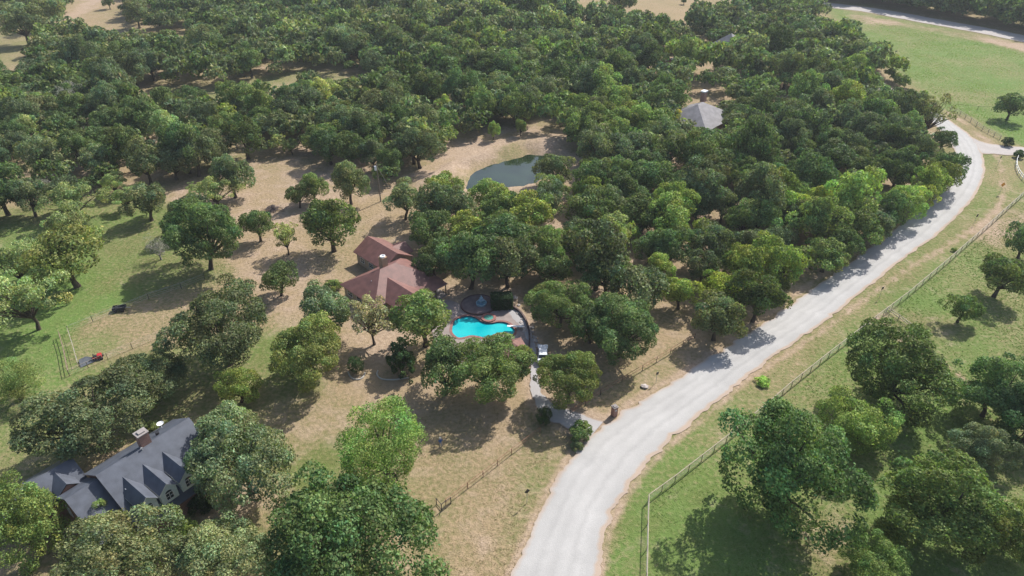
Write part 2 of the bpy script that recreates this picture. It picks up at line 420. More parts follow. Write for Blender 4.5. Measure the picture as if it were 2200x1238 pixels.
def road_mat(name, base, edge_c, track=0.2):
    m = bpy.data.materials.new(name); m.use_nodes = True
    n = m.node_tree.nodes; l = m.node_tree.links; b = n['Principled BSDF']
    b.inputs['Roughness'].default_value = 0.95; b.inputs['Specular IOR Level'].default_value = 0.15
    at = n.new('ShaderNodeAttribute'); at.attribute_name = 'Col'
    sp = n.new('ShaderNodeSeparateColor'); l.new(at.outputs['Color'], sp.inputs[0])
    tc = n.new('ShaderNodeTexCoord')
    n1 = n.new('ShaderNodeTexNoise'); n1.inputs['Scale'].default_value = 0.25; n1.inputs['Detail'].default_value = 8; l.new(tc.outputs['Object'], n1.inputs[0])
    n2 = n.new('ShaderNodeTexNoise'); n2.inputs['Scale'].default_value = 9; n2.inputs['Detail'].default_value = 4; l.new(tc.outputs['Object'], n2.inputs[0])
    # wheel tracks: across-road profile, wobbling
    ad = n.new('ShaderNodeMath'); ad.operation = 'MULTIPLY_ADD'; ad.inputs[1].default_value = 0.10; l.new(n1.outputs['Fac'], ad.inputs[0]); l.new(sp.outputs[0], ad.inputs[2])
    rp = n.new('ShaderNodeValToRGB'); e = rp.color_ramp.elements
    e[0].position = 0.05; e[0].color = (*edge_c, 1); e[1].position = 0.13; e[1].color = (*[c*0.97 for c in base], 1)
    for pos, k in ((0.22, 1.01), (0.31, 0.965), (0.38, 1.03), (0.50, 0.975), (0.57, 1.02), (0.64, 1.02), (0.71, 0.955), (0.78, 1.03), (0.90, 0.98), (0.955, 0.97)):
        q = e.new(pos); q.color = (*[c*(1+(k-1)*track/0.12) for c in base], 1)
    q = e.new(1.0); q.color = (*edge_c, 1)
    l.new(ad.outputs[0], rp.inputs[0])
    mr = n.new('ShaderNodeMapRange'); mr.inputs[1].default_value = 0.3; mr.inputs[2].default_value = 0.7; mr.inputs[3].default_value = 0.84; mr.inputs[4].default_value = 1.12
    av = n.new('ShaderNodeMath'); av.operation = 'MULTIPLY_ADD'; av.inputs[1].default_value = 0.5
    hf = n.new('ShaderNodeMath'); hf.operation = 'MULTIPLY'; hf.inputs[1].default_value = 0.5; l.new(n1.outputs['Fac'], hf.inputs[0])
    l.new(n2.outputs['Fac'], av.inputs[0]); l.new(hf.outputs[0], av.inputs[2]); l.new(av.outputs[0], mr.inputs[0])
    mx = n.new('ShaderNodeMix'); mx.data_type = 'RGBA'; mx.blend_type = 'MULTIPLY'; mx.inputs[0].default_value = 1
    cc = n.new('ShaderNodeCombineColor')
    for k in range(3): l.new(mr.outputs[0], cc.inputs[k])
    l.new(rp.outputs[0], mx.inputs[6]); l.new(cc.outputs[0], mx.inputs[7]); l.new(mx.outputs[2], b.inputs['Base Color'])
    bp = n.new('ShaderNodeBump'); bp.inputs['Distance'].default_value = 0.03; l.new(n2.outputs['Fac'], bp.inputs['Height']); l.new(bp.outputs[0], b.inputs['Normal'])
    return m
M_ROAD = road_mat('gravel_road', (0.425, 0.412, 0.395), (0.42, 0.33, 0.26))
M_DRIVE = road_mat('driveway_gravel', (0.40, 0.38, 0.375), (0.36, 0.28, 0.22), 0.05)
M_TRACK = road_mat('caliche', (0.42, 0.385, 0.36), (0.37, 0.29, 0.22), 0.06)
ribbon('road', LG, RG, 0.09, M_ROAD, crown=0.10, nx=20, wob=0.7)
ribbon('driveway', DLg, DRg, 0.10, M_DRIVE, crown=0.03, nx=8, wob=0.5)
a_, b_ = catmull([tuple(G(*p).xy) for p in SL], 8), catmull([tuple(G(*p).xy) for p in SR], 8)
ribbon('side_road', a_, b_, 0.085, M_TRACK, crown=0.03, nx=8, wob=0.5)
# paler caliche road under the far tree line, upper right
FA = catmull([tuple(G(*p).xy) for p in [(1690,5),(1770,16),(1850,25),(1930,40),(2040,60),(2120,75),(2200,92),(2320,118)]], 8)
FB = catmull([tuple(G(*p).xy) for p in [(1690,-5),(1770,5),(1850,14),(1930,26),(2040,46),(2120,60),(2200,76),(2320,100)]], 8)
ribbon('far_road', FA, FB, 0.1, M_TRACK, crown=0.03, nx=6, wob=0.8)

# pond water
M_POND = mat('pond_water', (0.022, 0.036, 0.018), 0.05, spec=0.6, bump=0.01, bscale=0.8, var=0.3, scale=0.15)
c = G(1103, 368)
mb = MB(); pts = []
for k in range(48):
    t = 2*math.pi*k/48; u = math.cos(t)*17.5; v = math.sin(t)*8.8
    pts.append((c.x+u*math.cos(0.75)-v*math.sin(0.75), c.y+u*math.sin(0.75)+v*math.cos(0.75), -0.42))
mb.poly(pts); tag(mb.build('pond', M_POND), kind='structure')

# ------------------------------------------------------------------ TREES
def crown_mesh(seed, n_clump, n_leaf, leaf, flat=0.75, cr=(0.24, 0.38), zc=1.05, low=-0.35, spread=0.72, top=0.0, jag=0.25, yellow=0.0, cone=0.0, fill=0.12):
    """unit-radius crown round (0,0,zc): clumps of leaf-sized faces"""
    r = np.random.default_rng(seed)
    cs = []
    tries = 0
    while len(cs) < n_clump and tries < 4000:
        tries += 1
        d = r.normal(size=3); d /= np.linalg.norm(d)
        if d[2] < low: continue
        az = math.atan2(d[1], d[0])
        lob = 1 + jag*(math.sin(az*2+seed)*0.4+math.sin(az*3+seed*2.1)*0.35+math.sin(az*5+seed*0.7)*0.25)
        rr = spread*lob*(r.uniform(0.8, 1.05) if r.random() < 0.8 else r.uniform(0.2, 0.7))
        p = d*rr
        if cone: p[:2] *= (1-cone*max(0, min(1, (p[2]+0.5))))
        rad = r.uniform(*cr)*(1.0 if d[2] > 0 else 0.85)
        if any(np.linalg.norm(p-q) < 0.62*min(rad, s) for q, s in cs): continue
        cs.append((p, rad))
    P = np.array([c[0] for c in cs]); R = np.array([c[1] for c in cs])
    tint_c = r.normal(1.0, 0.17, len(R))
    w_ = R**2; w_ /= w_.sum()
    k = r.choice(len(R), n_leaf, p=w_)
    d = r.normal(size=(n_leaf, 3)); d /= np.linalg.norm(d, axis=1)[:, None]
    out = P[k]/(np.linalg.norm(P[k], axis=1)[:, None]+1e-6)
    d = d + out*0.55 + np.array([0, 0, 0.35]); d /= np.linalg.norm(d, axis=1)[:, None]
    rad = R[k]*np.clip(1-np.abs(r.normal(0, 0.16, n_leaf)), 0.2, 1.1)
    # small-scale raggedness of each clump
    bum = 1+0.22*np.sin(d[:, 0]*9+k*1.7)*np.sin(d[:, 1]*9+k*2.3)*np.sin(d[:, 2]*8+k)
    p = P[k]+d*(rad*bum)[:, None]
    ins = r.random(n_leaf) < fill
    p[ins] = P[k][ins]*r.uniform(0.3, 1, ins.sum())[:, None]+r.normal(0, 0.12, (ins.sum(), 3))
    nrm = d+r.normal(0, 0.68, (n_leaf, 3)); nrm /= np.linalg.norm(nrm, axis=1)[:, None]
    p[:, 2] = p[:, 2]*flat*np.where(p[:, 2] > 0, 1+top, 1.0)
    p[:, 2] += zc
    t = np.cross(nrm, r.normal(size=(n_leaf, 3))); t /= np.linalg.norm(t, axis=1)[:, None]
    b = np.cross(nrm, t)
    s = leaf*r.uniform(0.55, 1.35, n_leaf)[:, None]; e = r.uniform(0.5, 0.95, n_leaf)[:, None]
    q = [p+t*s*0.6, p+b*s*0.5*e+t*s*0.1, p-t*s*0.55, p-b*s*0.5*e-t*s*r.uniform(-0.2, 0.2, (n_leaf, 1))]
    V = np.stack(q, 1).reshape(-1, 3)
    F = np.arange(n_leaf*4).reshape(-1, 4)
    tint = tint_c[k]*r.normal(1.0, 0.30, n_leaf); tint = np.clip(tint, 0.35, 1.9)
    col = np.ones((n_leaf, 3))*tint[:, None]
    hue = r.normal(0, 0.10, n_leaf)+ r.normal(0, 0.08, len(R))[k]
    col[:, 0] *= 1+hue+yellow*r.random(n_leaf); col[:, 2] *= 1-hue*0.5
    col = np.repeat(col, 4, 0)
    return V, F, col, P*np.array([1, 1, flat])+np.array([0, 0, zc]), R

def limbs(seed, P, R, zc, tr=0.075, n_limb=9, lean=0.05, fork=0.42):
    r = np.random.default_rng(seed+99); mb = MB()
    top = Vector((r.normal(0, lean), r.normal(0, lean), zc*fork))
    mid = Vector((top.x*0.3+r.normal(0, 0.02), top.y*0.3+r.normal(0, 0.02), zc*fork*0.5))
    mb.tube([(0, 0, -0.08), (0, 0, 0.04), mid, top], [tr*1.55, tr*1.1, tr*0.85, tr*0.8], 7)
    idx = r.permutation(len(P))[:n_limb]
    for i in idx:
        e = Vector(P[i]); m = top.lerp(e, 0.5)+Vector((r.normal(0, 0.05), r.normal(0, 0.05), 0.04))
        mb.tube([top-Vector((0, 0, 0.03)), m, e], [tr*0.55, tr*0.34, tr*0.1], 5, cap=False)
    return mb

def bare_mesh(seed, zc=1.05, depth_=5):
    r = random.Random(seed); mb = MB()
    def br(p, d, L, rad, k):
        e = p+d*L; mid = p.lerp(e, 0.5)+Vector((r.gauss(0, .06), r.gauss(0, .06), r.gauss(0, .04)))*L
        mb.tube([p, mid, e], [rad, rad*0.8, rad*0.55], 5 if k > 3 else 3, cap=False)
        if k == 0: return
        for _ in range(3 if k > 1 else 4):
            nd = (d+Vector((r.gauss(0, .55), r.gauss(0, .55), r.gauss(0.02, .35)))).normalized()
            br(p.lerp(e, r.uniform(.55, 1)), nd, L*r.uniform(.58, .8), rad*0.58, k-1)
    mb.tube([(0, 0, -.05), (0.02, 0, .35)], [.075, .055], 6)
    for _ in range(4):
        br(Vector((0.02, 0, .33)), Vector((r.gauss(0, .6), r.gauss(0, .6), .75)).normalized(), .46, .042, depth_-1)
    return mb

PROTO = {}
def add_proto(kind, seeds, tm=BARK, **kw):
    L = []
    for s in seeds:
        zc = kw.get('zc', 1.05)
        lk = {k: kw[k] for k in ('tr', 'n_limb', 'fork', 'lean') if k in kw}
        ck = {k: v for k, v in kw.items() if k not in ('tr', 'n_limb', 'fork', 'lean')}
        V, F, col, P, R = crown_mesh(s, **ck)
        cm = mesh_np(kind+'_crown', V, F, 4, [LEAF], col)
        mb = limbs(s, P, R, zc, **lk); tmesh = mb.data(kind+'_trunk', tm, True)
        ncol = None
        L.append((cm, tmesh))
    PROTO[kind] = L
#                     clumps leaves size
add_proto('oak',      range(1, 8),   n_clump=46, n_leaf=8500, leaf=0.066, flat=0.84, zc=0.98, cr=(0.18, 0.34), low=-0.62, jag=.42)
add_proto('bigoak',   range(11, 15), n_clump=105, n_leaf=32000, leaf=0.036, flat=0.68, zc=0.88, cr=(0.12, 0.24), spread=0.82, tr=0.052, n_limb=16, low=-0.6)
add_proto('pecan',    range(21, 24), n_clump=90, n_leaf=32000, leaf=0.039, flat=1.05, zc=1.02, low=-0.85, cr=(0.13, 0.27), spread=0.78, jag=0.45, tr=0.05, n_limb=14)
add_proto('mesquite', range(31, 34), n_clump=34, n_leaf=7500, leaf=0.05, flat=0.62, zc=0.85, cr=(0.14, 0.26), jag=0.6, tr=0.05, n_limb=20, fill=0.25, spread=0.8)
add_proto('elm',      range(41, 43), n_clump=110, n_leaf=30000, leaf=0.032, flat=0.95, zc=0.95, cr=(0.14, 0.26), jag=0.35, top=0.15, low=-0.7, spread=0.82)
add_proto('round',    range(51, 53), n_clump=60, n_leaf=12000, leaf=0.05, flat=0.92, zc=0.98, cr=(0.2, 0.28), jag=0.05, low=-0.8, spread=0.76)
add_proto('bush',     range(61, 63), n_clump=40, n_leaf=3500, leaf=0.10, flat=0.8, zc=0.55, cr=(0.2, 0.32), jag=0.2, low=-0.5, spread=0.72, tr=0.05)
add_proto('juniper',  range(71, 73), n_clump=60, n_leaf=6500, leaf=0.085, flat=1.1, zc=0.9, cr=(0.12, 0.2), jag=0.5, low=-0.8, cone=0.3, spread=0.85, tr=0.05)
add_proto('cypress',  range(81, 83), n_clump=110, n_leaf=26000, leaf=0.042, flat=1.7, zc=1.5, cr=(0.12, 0.22), jag=0.3, low=-0.95, cone=0.45, spread=0.85, tr=0.06)
add_proto('thin',     range(91, 94), n_clump=40, n_leaf=3600, leaf=0.065, flat=0.8, zc=1.1, cr=(0.12, 0.22), jag=0.4, tr=0.055, n_limb=34, fill=0.3, spread=0.85)
BARE = [bare_mesh(s).data('bare_branches', DEADBARK) for s in (1, 2, 3)]
def twig_mesh(seed):
    V, F, c_, P, R = crown_mesh(seed, 40, 1300, 0.05, flat=.8, zc=1.0, cr=(.14, .26), jag=.5, fill=.4, spread=.8)
    V = V.reshape(-1, 4, 3); m_ = V.mean(1, keepdims=True); d = V[:, 0:1]-V[:, 2:3]; b = V[:, 1:2]-V[:, 3:4]
    V = np.concatenate([m_+d*1.3, m_+b*.22, m_-d*1.3, m_-b*.22], 1).reshape(-1, 3)
    return mesh_np('twigs', V, F, 4, [LEAF], np.ones((len(V), 3)))
TWIGS = [twig_mesh(5), twig_mesh(6)]
BARE_T = MB().tube([(0, 0, -.05), (0.01, 0, .2), (0.02, 0, .35)], [.085, .07, .06], 7).data('dead_trunk', DEADBARK)

# leaf colours (albedo)
DK = (0.058, 0.088, 0.034); GR = (0.080, 0.115, 0.040); YG = (0.128, 0.168, 0.040); PALE = (0.145, 0.178, 0.078)
SAGE = (0.098, 0.125, 0.068); BR = (0.100, 0.138, 0.046); OLV = (0.095, 0.120, 0.038); GY = (0.075, 0.097, 0.052); DEEP = (0.030, 0.055, 0.020)
PEC = (0.066, 0.106, 0.034); YEL = (0.32, 0.30, 0.05)
def jitter(c, a=0.10):
    g_ = .3*c[0]+.6*c[1]+.1*c[2]; c = [q*.86+g_*.14 for q in c]
    k = 2.3*(1+rng.normal(0, a)); h = rng.normal(0.04, 0.05)
    return (max(c[0]*k*(1+h), .01), c[1]*k*.97, max(c[2]*k*(1-h)*.85, .008), 1)
tree_xy = []
def put_tree(name, kind, x, y, R, col, label, cat='tree', group=None, zs=1.0, rz=None, z=0.0):
    e = empty(name, (x, y, z), rng.uniform(0, 6.28) if rz is None else rz, label, cat, group)
    L = PROTO[kind]; cm, tm = L[int(rng.integers(len(L)))]
    a_ = rng.uniform(.86, 1.16); e.scale = (R*a_, R/a_, R*zs)
    t = link('trunk', tm, e); c_ = link('crown' if cat != 'bush' else 'foliage', cm, e); c_.color = jitter(col)
    tree_xy.append((x, y, R))
    return e
ZC = {'oak': .98, 'bigoak': .88, 'pecan': 1.02, 'mesquite': .85, 'elm': .95, 'round': .98, 'bush': .55, 'juniper': .9, 'cypress': 1.5, 'thin': 1.1}
def at_crown(cx, cy, wpx, kind, zs=1.0):
    R = 5.0
    for _ in range(8):
        h = R*ZC[kind]*zs
        p = G(cx, cy, h); R = wpx/2*depth(p.x, p.y, h)/FPX*1.07
    return p.x, p.y, R

# (name, kind, crown centre x, y and width as surveyed, colour, stretch, label)
OPEN = [
 ('mesquite_tree','mesquite',25,565,130,PALE,1.1,'pale green feathery mesquite on the left edge of the lawn'),
 ('oak_tree','oak',140,552,155,OLV,.95,'wide olive oak on the lawn between two pale mesquites'),
 ('mesquite_tree','mesquite',52,640,155,PALE,1.2,'big pale mesquite nearest the left edge, below the olive oak'),
 ('hackberry_tree','elm',28,822,105,BR,1.0,'bright green broadleaf tree at the left edge above the live oak'),
 ('mesquite_tree','mesquite',142,482,115,PALE,1.1,'pale mesquite with a dark bare stem standing on bright grass'),
 ('mesquite_tree','mesquite',155,432,105,PALE,1.0,'spreading yellow-green mesquite at the wood edge on the left'),
 ('mesquite_tree','mesquite',242,392,55,PALE,1.3,'small pointed pale tree against the dark wood edge'),
 ('mesquite_tree','mesquite',262,425,70,PALE,1.0,'low pale mesquite left of the grey-green oak'),
 ('oak_tree','oak',312,430,90,GY,1.05,'grey-green oak casting a long shadow on the far lawn'),
 ('oak_tree','oak',405,455,90,GY,1.05,'grey-green oak behind the large dark boundary oak'),
 ('oak_tree','bigoak',432,500,170,DK,1.15,'large dark oak on the boundary between lawn and dry lot'),
 ('mesquite_tree','mesquite',462,412,85,PALE,1.0,'pale mesquite at the foot of the lone back lot oak'),
 ('mesquite_tree','mesquite',425,404,42,PALE,1.1,'little pale sapling in the far left corner of the dry lot'),
 ('oak_tree','oak',495,378,98,GY,1.0,'lone oak with a clear stem in the back left of the dry lot'),
 ('oak_tree','oak',672,402,66,BR,1.0,'bright green oak of the pair in the middle of the back lot'),
 ('oak_tree','oak',640,420,54,DK,1.05,'dark small oak of the pair in the middle of the back lot'),
 ('oak_tree','oak',748,392,90,GY,1.1,'grey oak beside the utility pole'),
 ('oak_tree','oak',552,482,70,DK,1.15,'slim dark oak beside the large boundary oak'),
 ('mesquite_tree','thin',612,508,62,PALE,1.25,'thin pale tree with a bare leaning stem in the dry lot'),
 ('oak_tree','oak',708,480,120,GR,1.1,'rich green oak with a tall stem behind the brown-roofed house'),
 ('oak_tree','oak',597,598,84,DK,1.0,'small oak with grey twigs on the dry lot left of the house'),
 ('live_oak','bigoak',472,702,212,GY,1.05,'big round live oak beside the fenced strip'),
 ('live_oak','bigoak',322,812,152,GY,.9,'wide dark live oak between the fenced strip and the largest live oak'),
 ('pear_tree','round',510,828,92,YG,1.0,'small round yellow-green tree alone on the grass'),
 ('oak_tree','bigoak',662,752,170,OLV,1.0,'broad olive oak on the left of the red-mulched yard'),
 ('oak_tree','oak',700,662,120,SAGE,1.0,'sage coloured oak just left of the brown-roofed house'),
 ('oak_tree','thin',797,688,112,(.19,.19,.13),1.0,'half bare greyish tree in front of the brown-roofed house'),
 ('oak_tree','oak',910,686,140,BR,1.0,'bright green oak at the left end of the swimming pool'),
 ('live_oak','bigoak',192,892,245,GY,.85,'very large live oak behind the slate-roofed house'),
 ('live_oak','bigoak',515,985,240,SAGE,1.0,'large sage live oak at the right end of the slate-roofed house'),
 ('elm_tree','elm',820,975,195,(.085,.15,.04),1.0,'bright feathery elm below the round yard shrubs'),
 ('cypress_tree','cypress',48,1120,165,(.10,.14,.035),.85,'tall olive conifer at the lower left corner'),
 ('cypress_tree','cypress',228,1110,72,(.12,.18,.05),.8,'small pale conifer in front of the slate roof'),
 ('live_oak','bigoak',260,1200,250,SAGE,.9,'sage live oak along the bottom edge in front of the slate-roofed house'),
 ('live_oak','bigoak',480,1195,200,SAGE,.9,'grey-green live oak at the bottom edge left of the darkest oak'),
 ('live_oak','bigoak',750,1165,360,(.055,.098,.035),.9,'huge dark green oak at the bottom edge, nearest the camera'),
 ('oak_tree','round',405,1150,65,YG,1.0,'small yellow-green tree by the porch of the slate-roofed house'),
 ('oak_tree','oak',955,790,130,DK,1.1,'dark oak in the front yard, left of the pair below the pool'),
 ('oak_tree','bigoak',1050,790,175,GR,1.0,'broad green oak directly below the pool'),
 ('oak_tree','bigoak',1222,812,142,OLV,1.05,'olive oak overhanging the drive and the parked car'),
 ('oak_tree','bigoak',1205,652,135,GR,1.0,'bright green oak beside the drive, above the parked car'),
 ('oak_tree','bigoak',1335,705,170,DK,1.0,'dark oak by the front fence at the right corner of the lot'),
 ('oak_tree','oak',1365,625,140,GY,1.0,'grey-green oak behind the dark corner oak'),
 ('oak_tree','oak',1270,690,110,DK,1.0,'dark oak between the drive oak and the corner oak'),
 ('oak_tree','oak',1010,560,125,DK,1.1,'dark oak behind the fountain'),
 ('oak_tree','oak',1090,560,120,GY,1.1,'grey-green oak behind the clipped hedge'),
 ('oak_tree','oak',925,495,95,DK,1.0,'dark oak at the right end of the brown-roofed house'),
 ('oak_tree','oak',868,430,80,SAGE,1.1,'sage oak to the right of the utility pole'),
 ('oak_tree','oak',955,540,80,DK,1.0,'dark oak shading the right end of the brown roof'),
 ('oak_tree','oak',1005,490,90,YG,.95,'yellow-green oak second in the bright row above the fountain'),
 ('oak_tree','oak',955,408,95,YG,.95,'yellow-green oak nearest the pond, left of the water'),
 ('oak_tree','oak',1048,425,90,YG,.9,'yellow-green oak hiding the near shore of the pond'),
 ('oak_tree','oak',1140,455,110,YG,.9,'bright yellow-green oak below the pond'),
 ('oak_tree','oak',838,345,62,DK,1.15,'dark oak on the wood edge directly behind the utility pole'),
 ('oak_tree','oak',800,330,66,GY,1.15,'grey-green oak on the wood edge up and left of the utility pole'),
 ('oak_tree','oak',1195,362,80,GY,1.0,'grey-green oak overhanging the right shore of the pond'),
 ('oak_tree','oak',1182,402,70,GR,1.0,'mid green oak in front of the right shore of the pond'),
 ('oak_tree','oak',1085,424,60,YG,.9,'small yellow-green oak against the near shore of the pond'),
 ('oak_tree','oak',1462,628,82,YG,1.0,'yellow-green oak at the wood edge, left of the brightest one'),
 ('oak_tree','oak',1543,620,92,(.14,.2,.03),1.0,'brightest yellow-green oak at the wood edge by the road bend'),
 ('pecan_tree','pecan',1935,795,235,PEC,.95,'pecan tree in the pasture right below the cross track'),
 ('pecan_tree','pecan',1840,912,165,(.112,.158,.038),.95,'bright yellow-green pecan between two dark ones'),
 ('pecan_tree','pecan',1700,1010,310,(.05,.095,.032),1.0,'largest dark pecan beside the roadside fence'),
 ('pecan_tree','pecan',2015,1085,265,PEC,.95,'big green pecan near the lower right corner'),
 ('pecan_tree','pecan',2112,960,125,SAGE,.9,'small sage pecan in deep shade near the right edge'),
 ('pecan_tree','pecan',1888,1215,150,(.085,.14,.04),.9,'pecan on the bottom edge between the two big ones'),
 ('pecan_tree','pecan',2140,835,190,PEC,.95,'dark pecan group tree at the right edge above the sage pecan'),
 ('pecan_tree','pecan',2225,900,160,(.045,.085,.028),.95,'darkest pecan cut by the right edge'),
 ('pecan_tree','pecan',2180,1140,150,PEC,.95,'pecan in the lower right corner'),
 ('oak_tree','oak',2070,662,72,PEC,1.0,'small oak leaning over the open pasture'),
 ('oak_tree','oak',2156,592,100,DK,1.05,'medium dark oak above the small leaning one in the pasture'),
 ('oak_tree','oak',2205,515,80,DK,1.1,'dark oak cut by the right edge of the pasture'),
 ('live_oak','oak',2175,228,68,DK,.85,'wide low oak alone on the green field at the upper right'),
 ('oak_tree','thin',2003,248,80,(.085,.1,.05),1.15,'thin half bare oak at the bend of the road'),
 ('oak_tree','oak',2029,300,56,DK,.95,'small dark oak on the inside of the road bend'),
 ('oak_tree','oak',232,4,28,DK,1.0,'small lone oak in the far field with the red track'),
 ('oak_tree','oak',1470,2,14,DK,1.0,'tiny lone oak in the far yellow field'),
 ('oak_tree','oak',1333,2,62,GY,1.0,'oak rising above the wood edge against the yellow field'),
 ('oak_tree','oak',100,20,80,GY,1.0,'grey oak on the left of the far sandy field'),
 ('oak_tree','oak',45,45,95,GY,1.0,'grey-green oak at the upper left corner'),
 ('oak_tree','oak',290,25,66,GY,1.0,'oak at the right side of the far sandy field'),
 ('oak_tree','oak',705,312,80,DK,1.05,'dark oak at the top corner of the dry lot'),
 ('oak_tree','oak',752,318,80,DK,1.05,'dark oak on the right of the top corner of the dry lot'),
 ('oak_tree','oak',625,315,34,DK,1.1,'little oak on the back boundary of the dry lot'),
 ('willow_tree','mesquite',955,228,52,(.20,.26,.07),1.2,'pale lime green tree sticking out of the dark wood'),
 ('oak_tree','oak',1450,255,45,(.24,.25,.05),1.0,'yellowing oak left of the grey-roofed house in the wood'),
 ('oak_tree','oak',1640,232,40,(.25,.24,.05),1.0,'oak turning yellow to the right of the grey-roofed house'),
 ('oak_tree','oak',1060,280,30,YG,1.4,'slender yellow-green tree on top of the pond bank'),
 ('oak_tree','oak',1118,272,28,BR,1.5,'bright sapling on the pond bank right of the slender tree'),
]
GRP = {'mesquite_tree': 'mesquites on the left lawn', 'pecan_tree': 'pecans in the right pasture', 'live_oak': 'live oaks round the slate-roofed house'}
for name, kind, cx, cy, wpx, col, zs, label in OPEN:
    if kind == 'pecan': zs *= .86; wpx *= .94
    x, y, R = at_crown(cx, cy, wpx, kind, zs)
    put_tree(name, kind, x, y, R, col, label, 'tree', GRP.get(name, 'single trees outside the wood'), zs)

BUSH = [
 ('round_shrub','round',1168,893,42,DEEP,.95,'dark clipped round shrub where the drive enters the yard'),
 ('shrub','bush',1247,928,54,GR,1.1,'leafy bush at the mouth of the drive by the road'),
 ('shrub','bush',1240,958,30,SAGE,.9,'low sage bush below the drive mouth bush'),
 ('shrub','bush',1640,820,36,(.14,.26,.05),.5,'low clump of bright weeds on the verge by the fence'),
 ('shrub','bush',715,614,38,BR,.9,'bright bush at the left corner of the brown-roofed house'),
 ('juniper_shrub','juniper',862,772,80,DEEP,.95,'dark spiky juniper in the curved mulch bed'),
 ('round_shrub','round',764,784,40,DEEP,.95,'dark round shrub ringed by a pale curved edging'),
 ('shrub','bush',2166,306,27,DEEP,1.0,'dark bush on the far side of the side road'),
 ('shrub','bush',2190,332,24,DEEP,1.0,'dark bush on the near side of the side road by the white rail'),
 ('shrub','bush',800,600,18,GR,1.0,'small shrub against the wall under the brown roof'),
 ('shrub','bush',430,1085,55,DEEP,1.0,'dark shrub at the porch end of the slate-roofed house'),
 ('shrub','bush',325,918,36,PALE,1.0,'pale shrub behind the slate roof near the satellite dish'),
 ('shrub','bush',1855,702,14,BR,.8,'tuft of weeds along the pasture fence by the cross track'),
 ('shrub','bush',2050,537,12,BR,1.0,'small weed clump against the pasture fence further up'),
]
for name, kind, cx, cy, wpx, col, zs, label in BUSH:
    x, y, R = at_crown(cx, cy, wpx, kind, zs)
    put_tree(name, kind, x, y, R, col, label, 'bush', None, zs)

def put_bare(cx, cy, wpx, label, zs=1.0):
    R = 4.0
    for _ in range(6):
        p = G(cx, cy, R*0.95*zs); R = wpx/2*depth(p.x, p.y, R)/FPX
    e = empty('dead_tree', (p.x, p.y, 0), rng.uniform(0, 6), label, 'dead tree', 'bare grey trees')
    e.scale = (R, R, R*zs); link('trunk', BARE_T, e); link('branches', BARE[int(rng.integers(3))], e)
    tw = link('twigs', TWIGS[int(rng.integers(2))], e); tw.color = (.40, .37, .36, 1)
    return p
dead_xy = []
for a in [(150,212,70,'dead grey tree, largest bare crown in the wood at the upper left'),
          (338,532,56,'small bare tree leaning on the lawn beside the large boundary oak'),
          (345,318,44,'dead grey tree at the wood edge behind the corner of the dry lot'),
          (95,410,52,'bare grey tree on the wood edge above the spreading mesquite'),
          (185,298,46,'bare tree beside the narrow grass strip in the wood'),
          (45,255,36,'dead tree nearest the left edge in the wood'),
          (635,215,34,'bare tree beside the grass strip in the upper wood'),
          (505,300,40,'bare grey tree above the back left corner of the dry lot'),
          (75,345,44,'bare grey tree below the lower left grass strip'),
          (430,70,34,'bare grey tree under the far sandy field'),
          (1210,130,30,'bare grey tree in the middle of the far wood'),
          (1540,165,30,'bare twiggy tree behind the grey-roofed house')]:
    p = put_bare(*a, zs=1.15); dead_xy.append((p.x, p.y, a[2]/2*depth(p.x, p.y, 5)/FPX))

# ---- the wood: one individual for each of the nearest 300, one mass beyond
WOOD = [(-160,480),(0,452),(60,432),(140,414),(200,394),(330,372),(480,330),(640,296),(770,330),(845,368),(900,325),(960,290),(1060,250),(1180,245),(1225,280),(1245,330),(1180,370),(1170,400),(1090,398),(1000,388),(930,390),(905,408),(872,465),(900,520),(930,570),(1080,600),(1230,560),(1420,655),(1600,660),(1715,615),(1845,552),(1930,492),(1975,455),(2025,412),(2050,375),(2052,340),(2000,300),(1960,270),(1990,215),(1975,195),(1900,120),(1830,70),(1765,40),(1745,-60),(-160,-60)]
HOLES = [
 [(-160,60),(95,84),(100,66),(190,76),(300,88),(300,96),(430,96),(432,52),(270,48),(280,-60),(70,-60),(70,-10),(150,0),(130,35),(-160,0)],
 [(1180,-60),(1680,-60),(1590,8),(1500,36),(1450,60),(1390,46),(1310,38),(1215,28)],
 [(-160,366),(0,340),(70,312),(190,250),(210,270),(210,292),(100,344),(0,380),(-160,412)],
 [(275,166),(330,160),(470,164),(640,126),(740,136),(790,150),(780,186),(640,180),(470,215),(290,222)],
 [(-160,62),(70,66),(90,140),(20,166),(-160,170)],
 [(1655,182),(1722,182),(1722,222),(1655,222)],
 [(1448,200),(1510,180),(1565,220),(1566,296),(1540,312),(1475,290)],
 [(1496,72),(1575,78),(1575,116),(1560,124),(1500,116)],
 [(1414,104),(1450,104),(1450,146),(1414,146)],
 [(850,390),(960,290),(1080,255),(1195,255),(1222,300),(1180,335),(1140,335),(1150,370),(1120,410),(1080,412),(1030,402),(960,400),(900,410)],
 [(290,112),(330,108),(340,132),(300,136)],
 [(640,322),(770,345),(820,385),(860,430),(850,480),(560,500),(345,405)],
 [(1515,465),(1560,465),(1560,505),(1515,505)],
 [(1300,440),(1350,440),(1350,478),(1300,478)],
]
KEEP = [(1500,238),(1532,100)]
def in_wood(x, y):
    px, py = proj(x, y, 5.0)
    if not inpoly(px, py, WOOD): return False
    return not any(inpoly(px, py, h) for h in HOLES)
cand = []
y = 95.0
while y < 520:
    s = 6.5+0.0026*(y-100)
    x = -420.0
    while x < 420:
        cand.append((x+rng.uniform(-.42, .42)*s, y+rng.uniform(-.42, .42)*s)); x += s
    y += s*0.92
cand = np.array(cand)
pxs = 1100+FPX*cand[:, 0]/depth(cand[:, 0], cand[:, 1], 5.0)
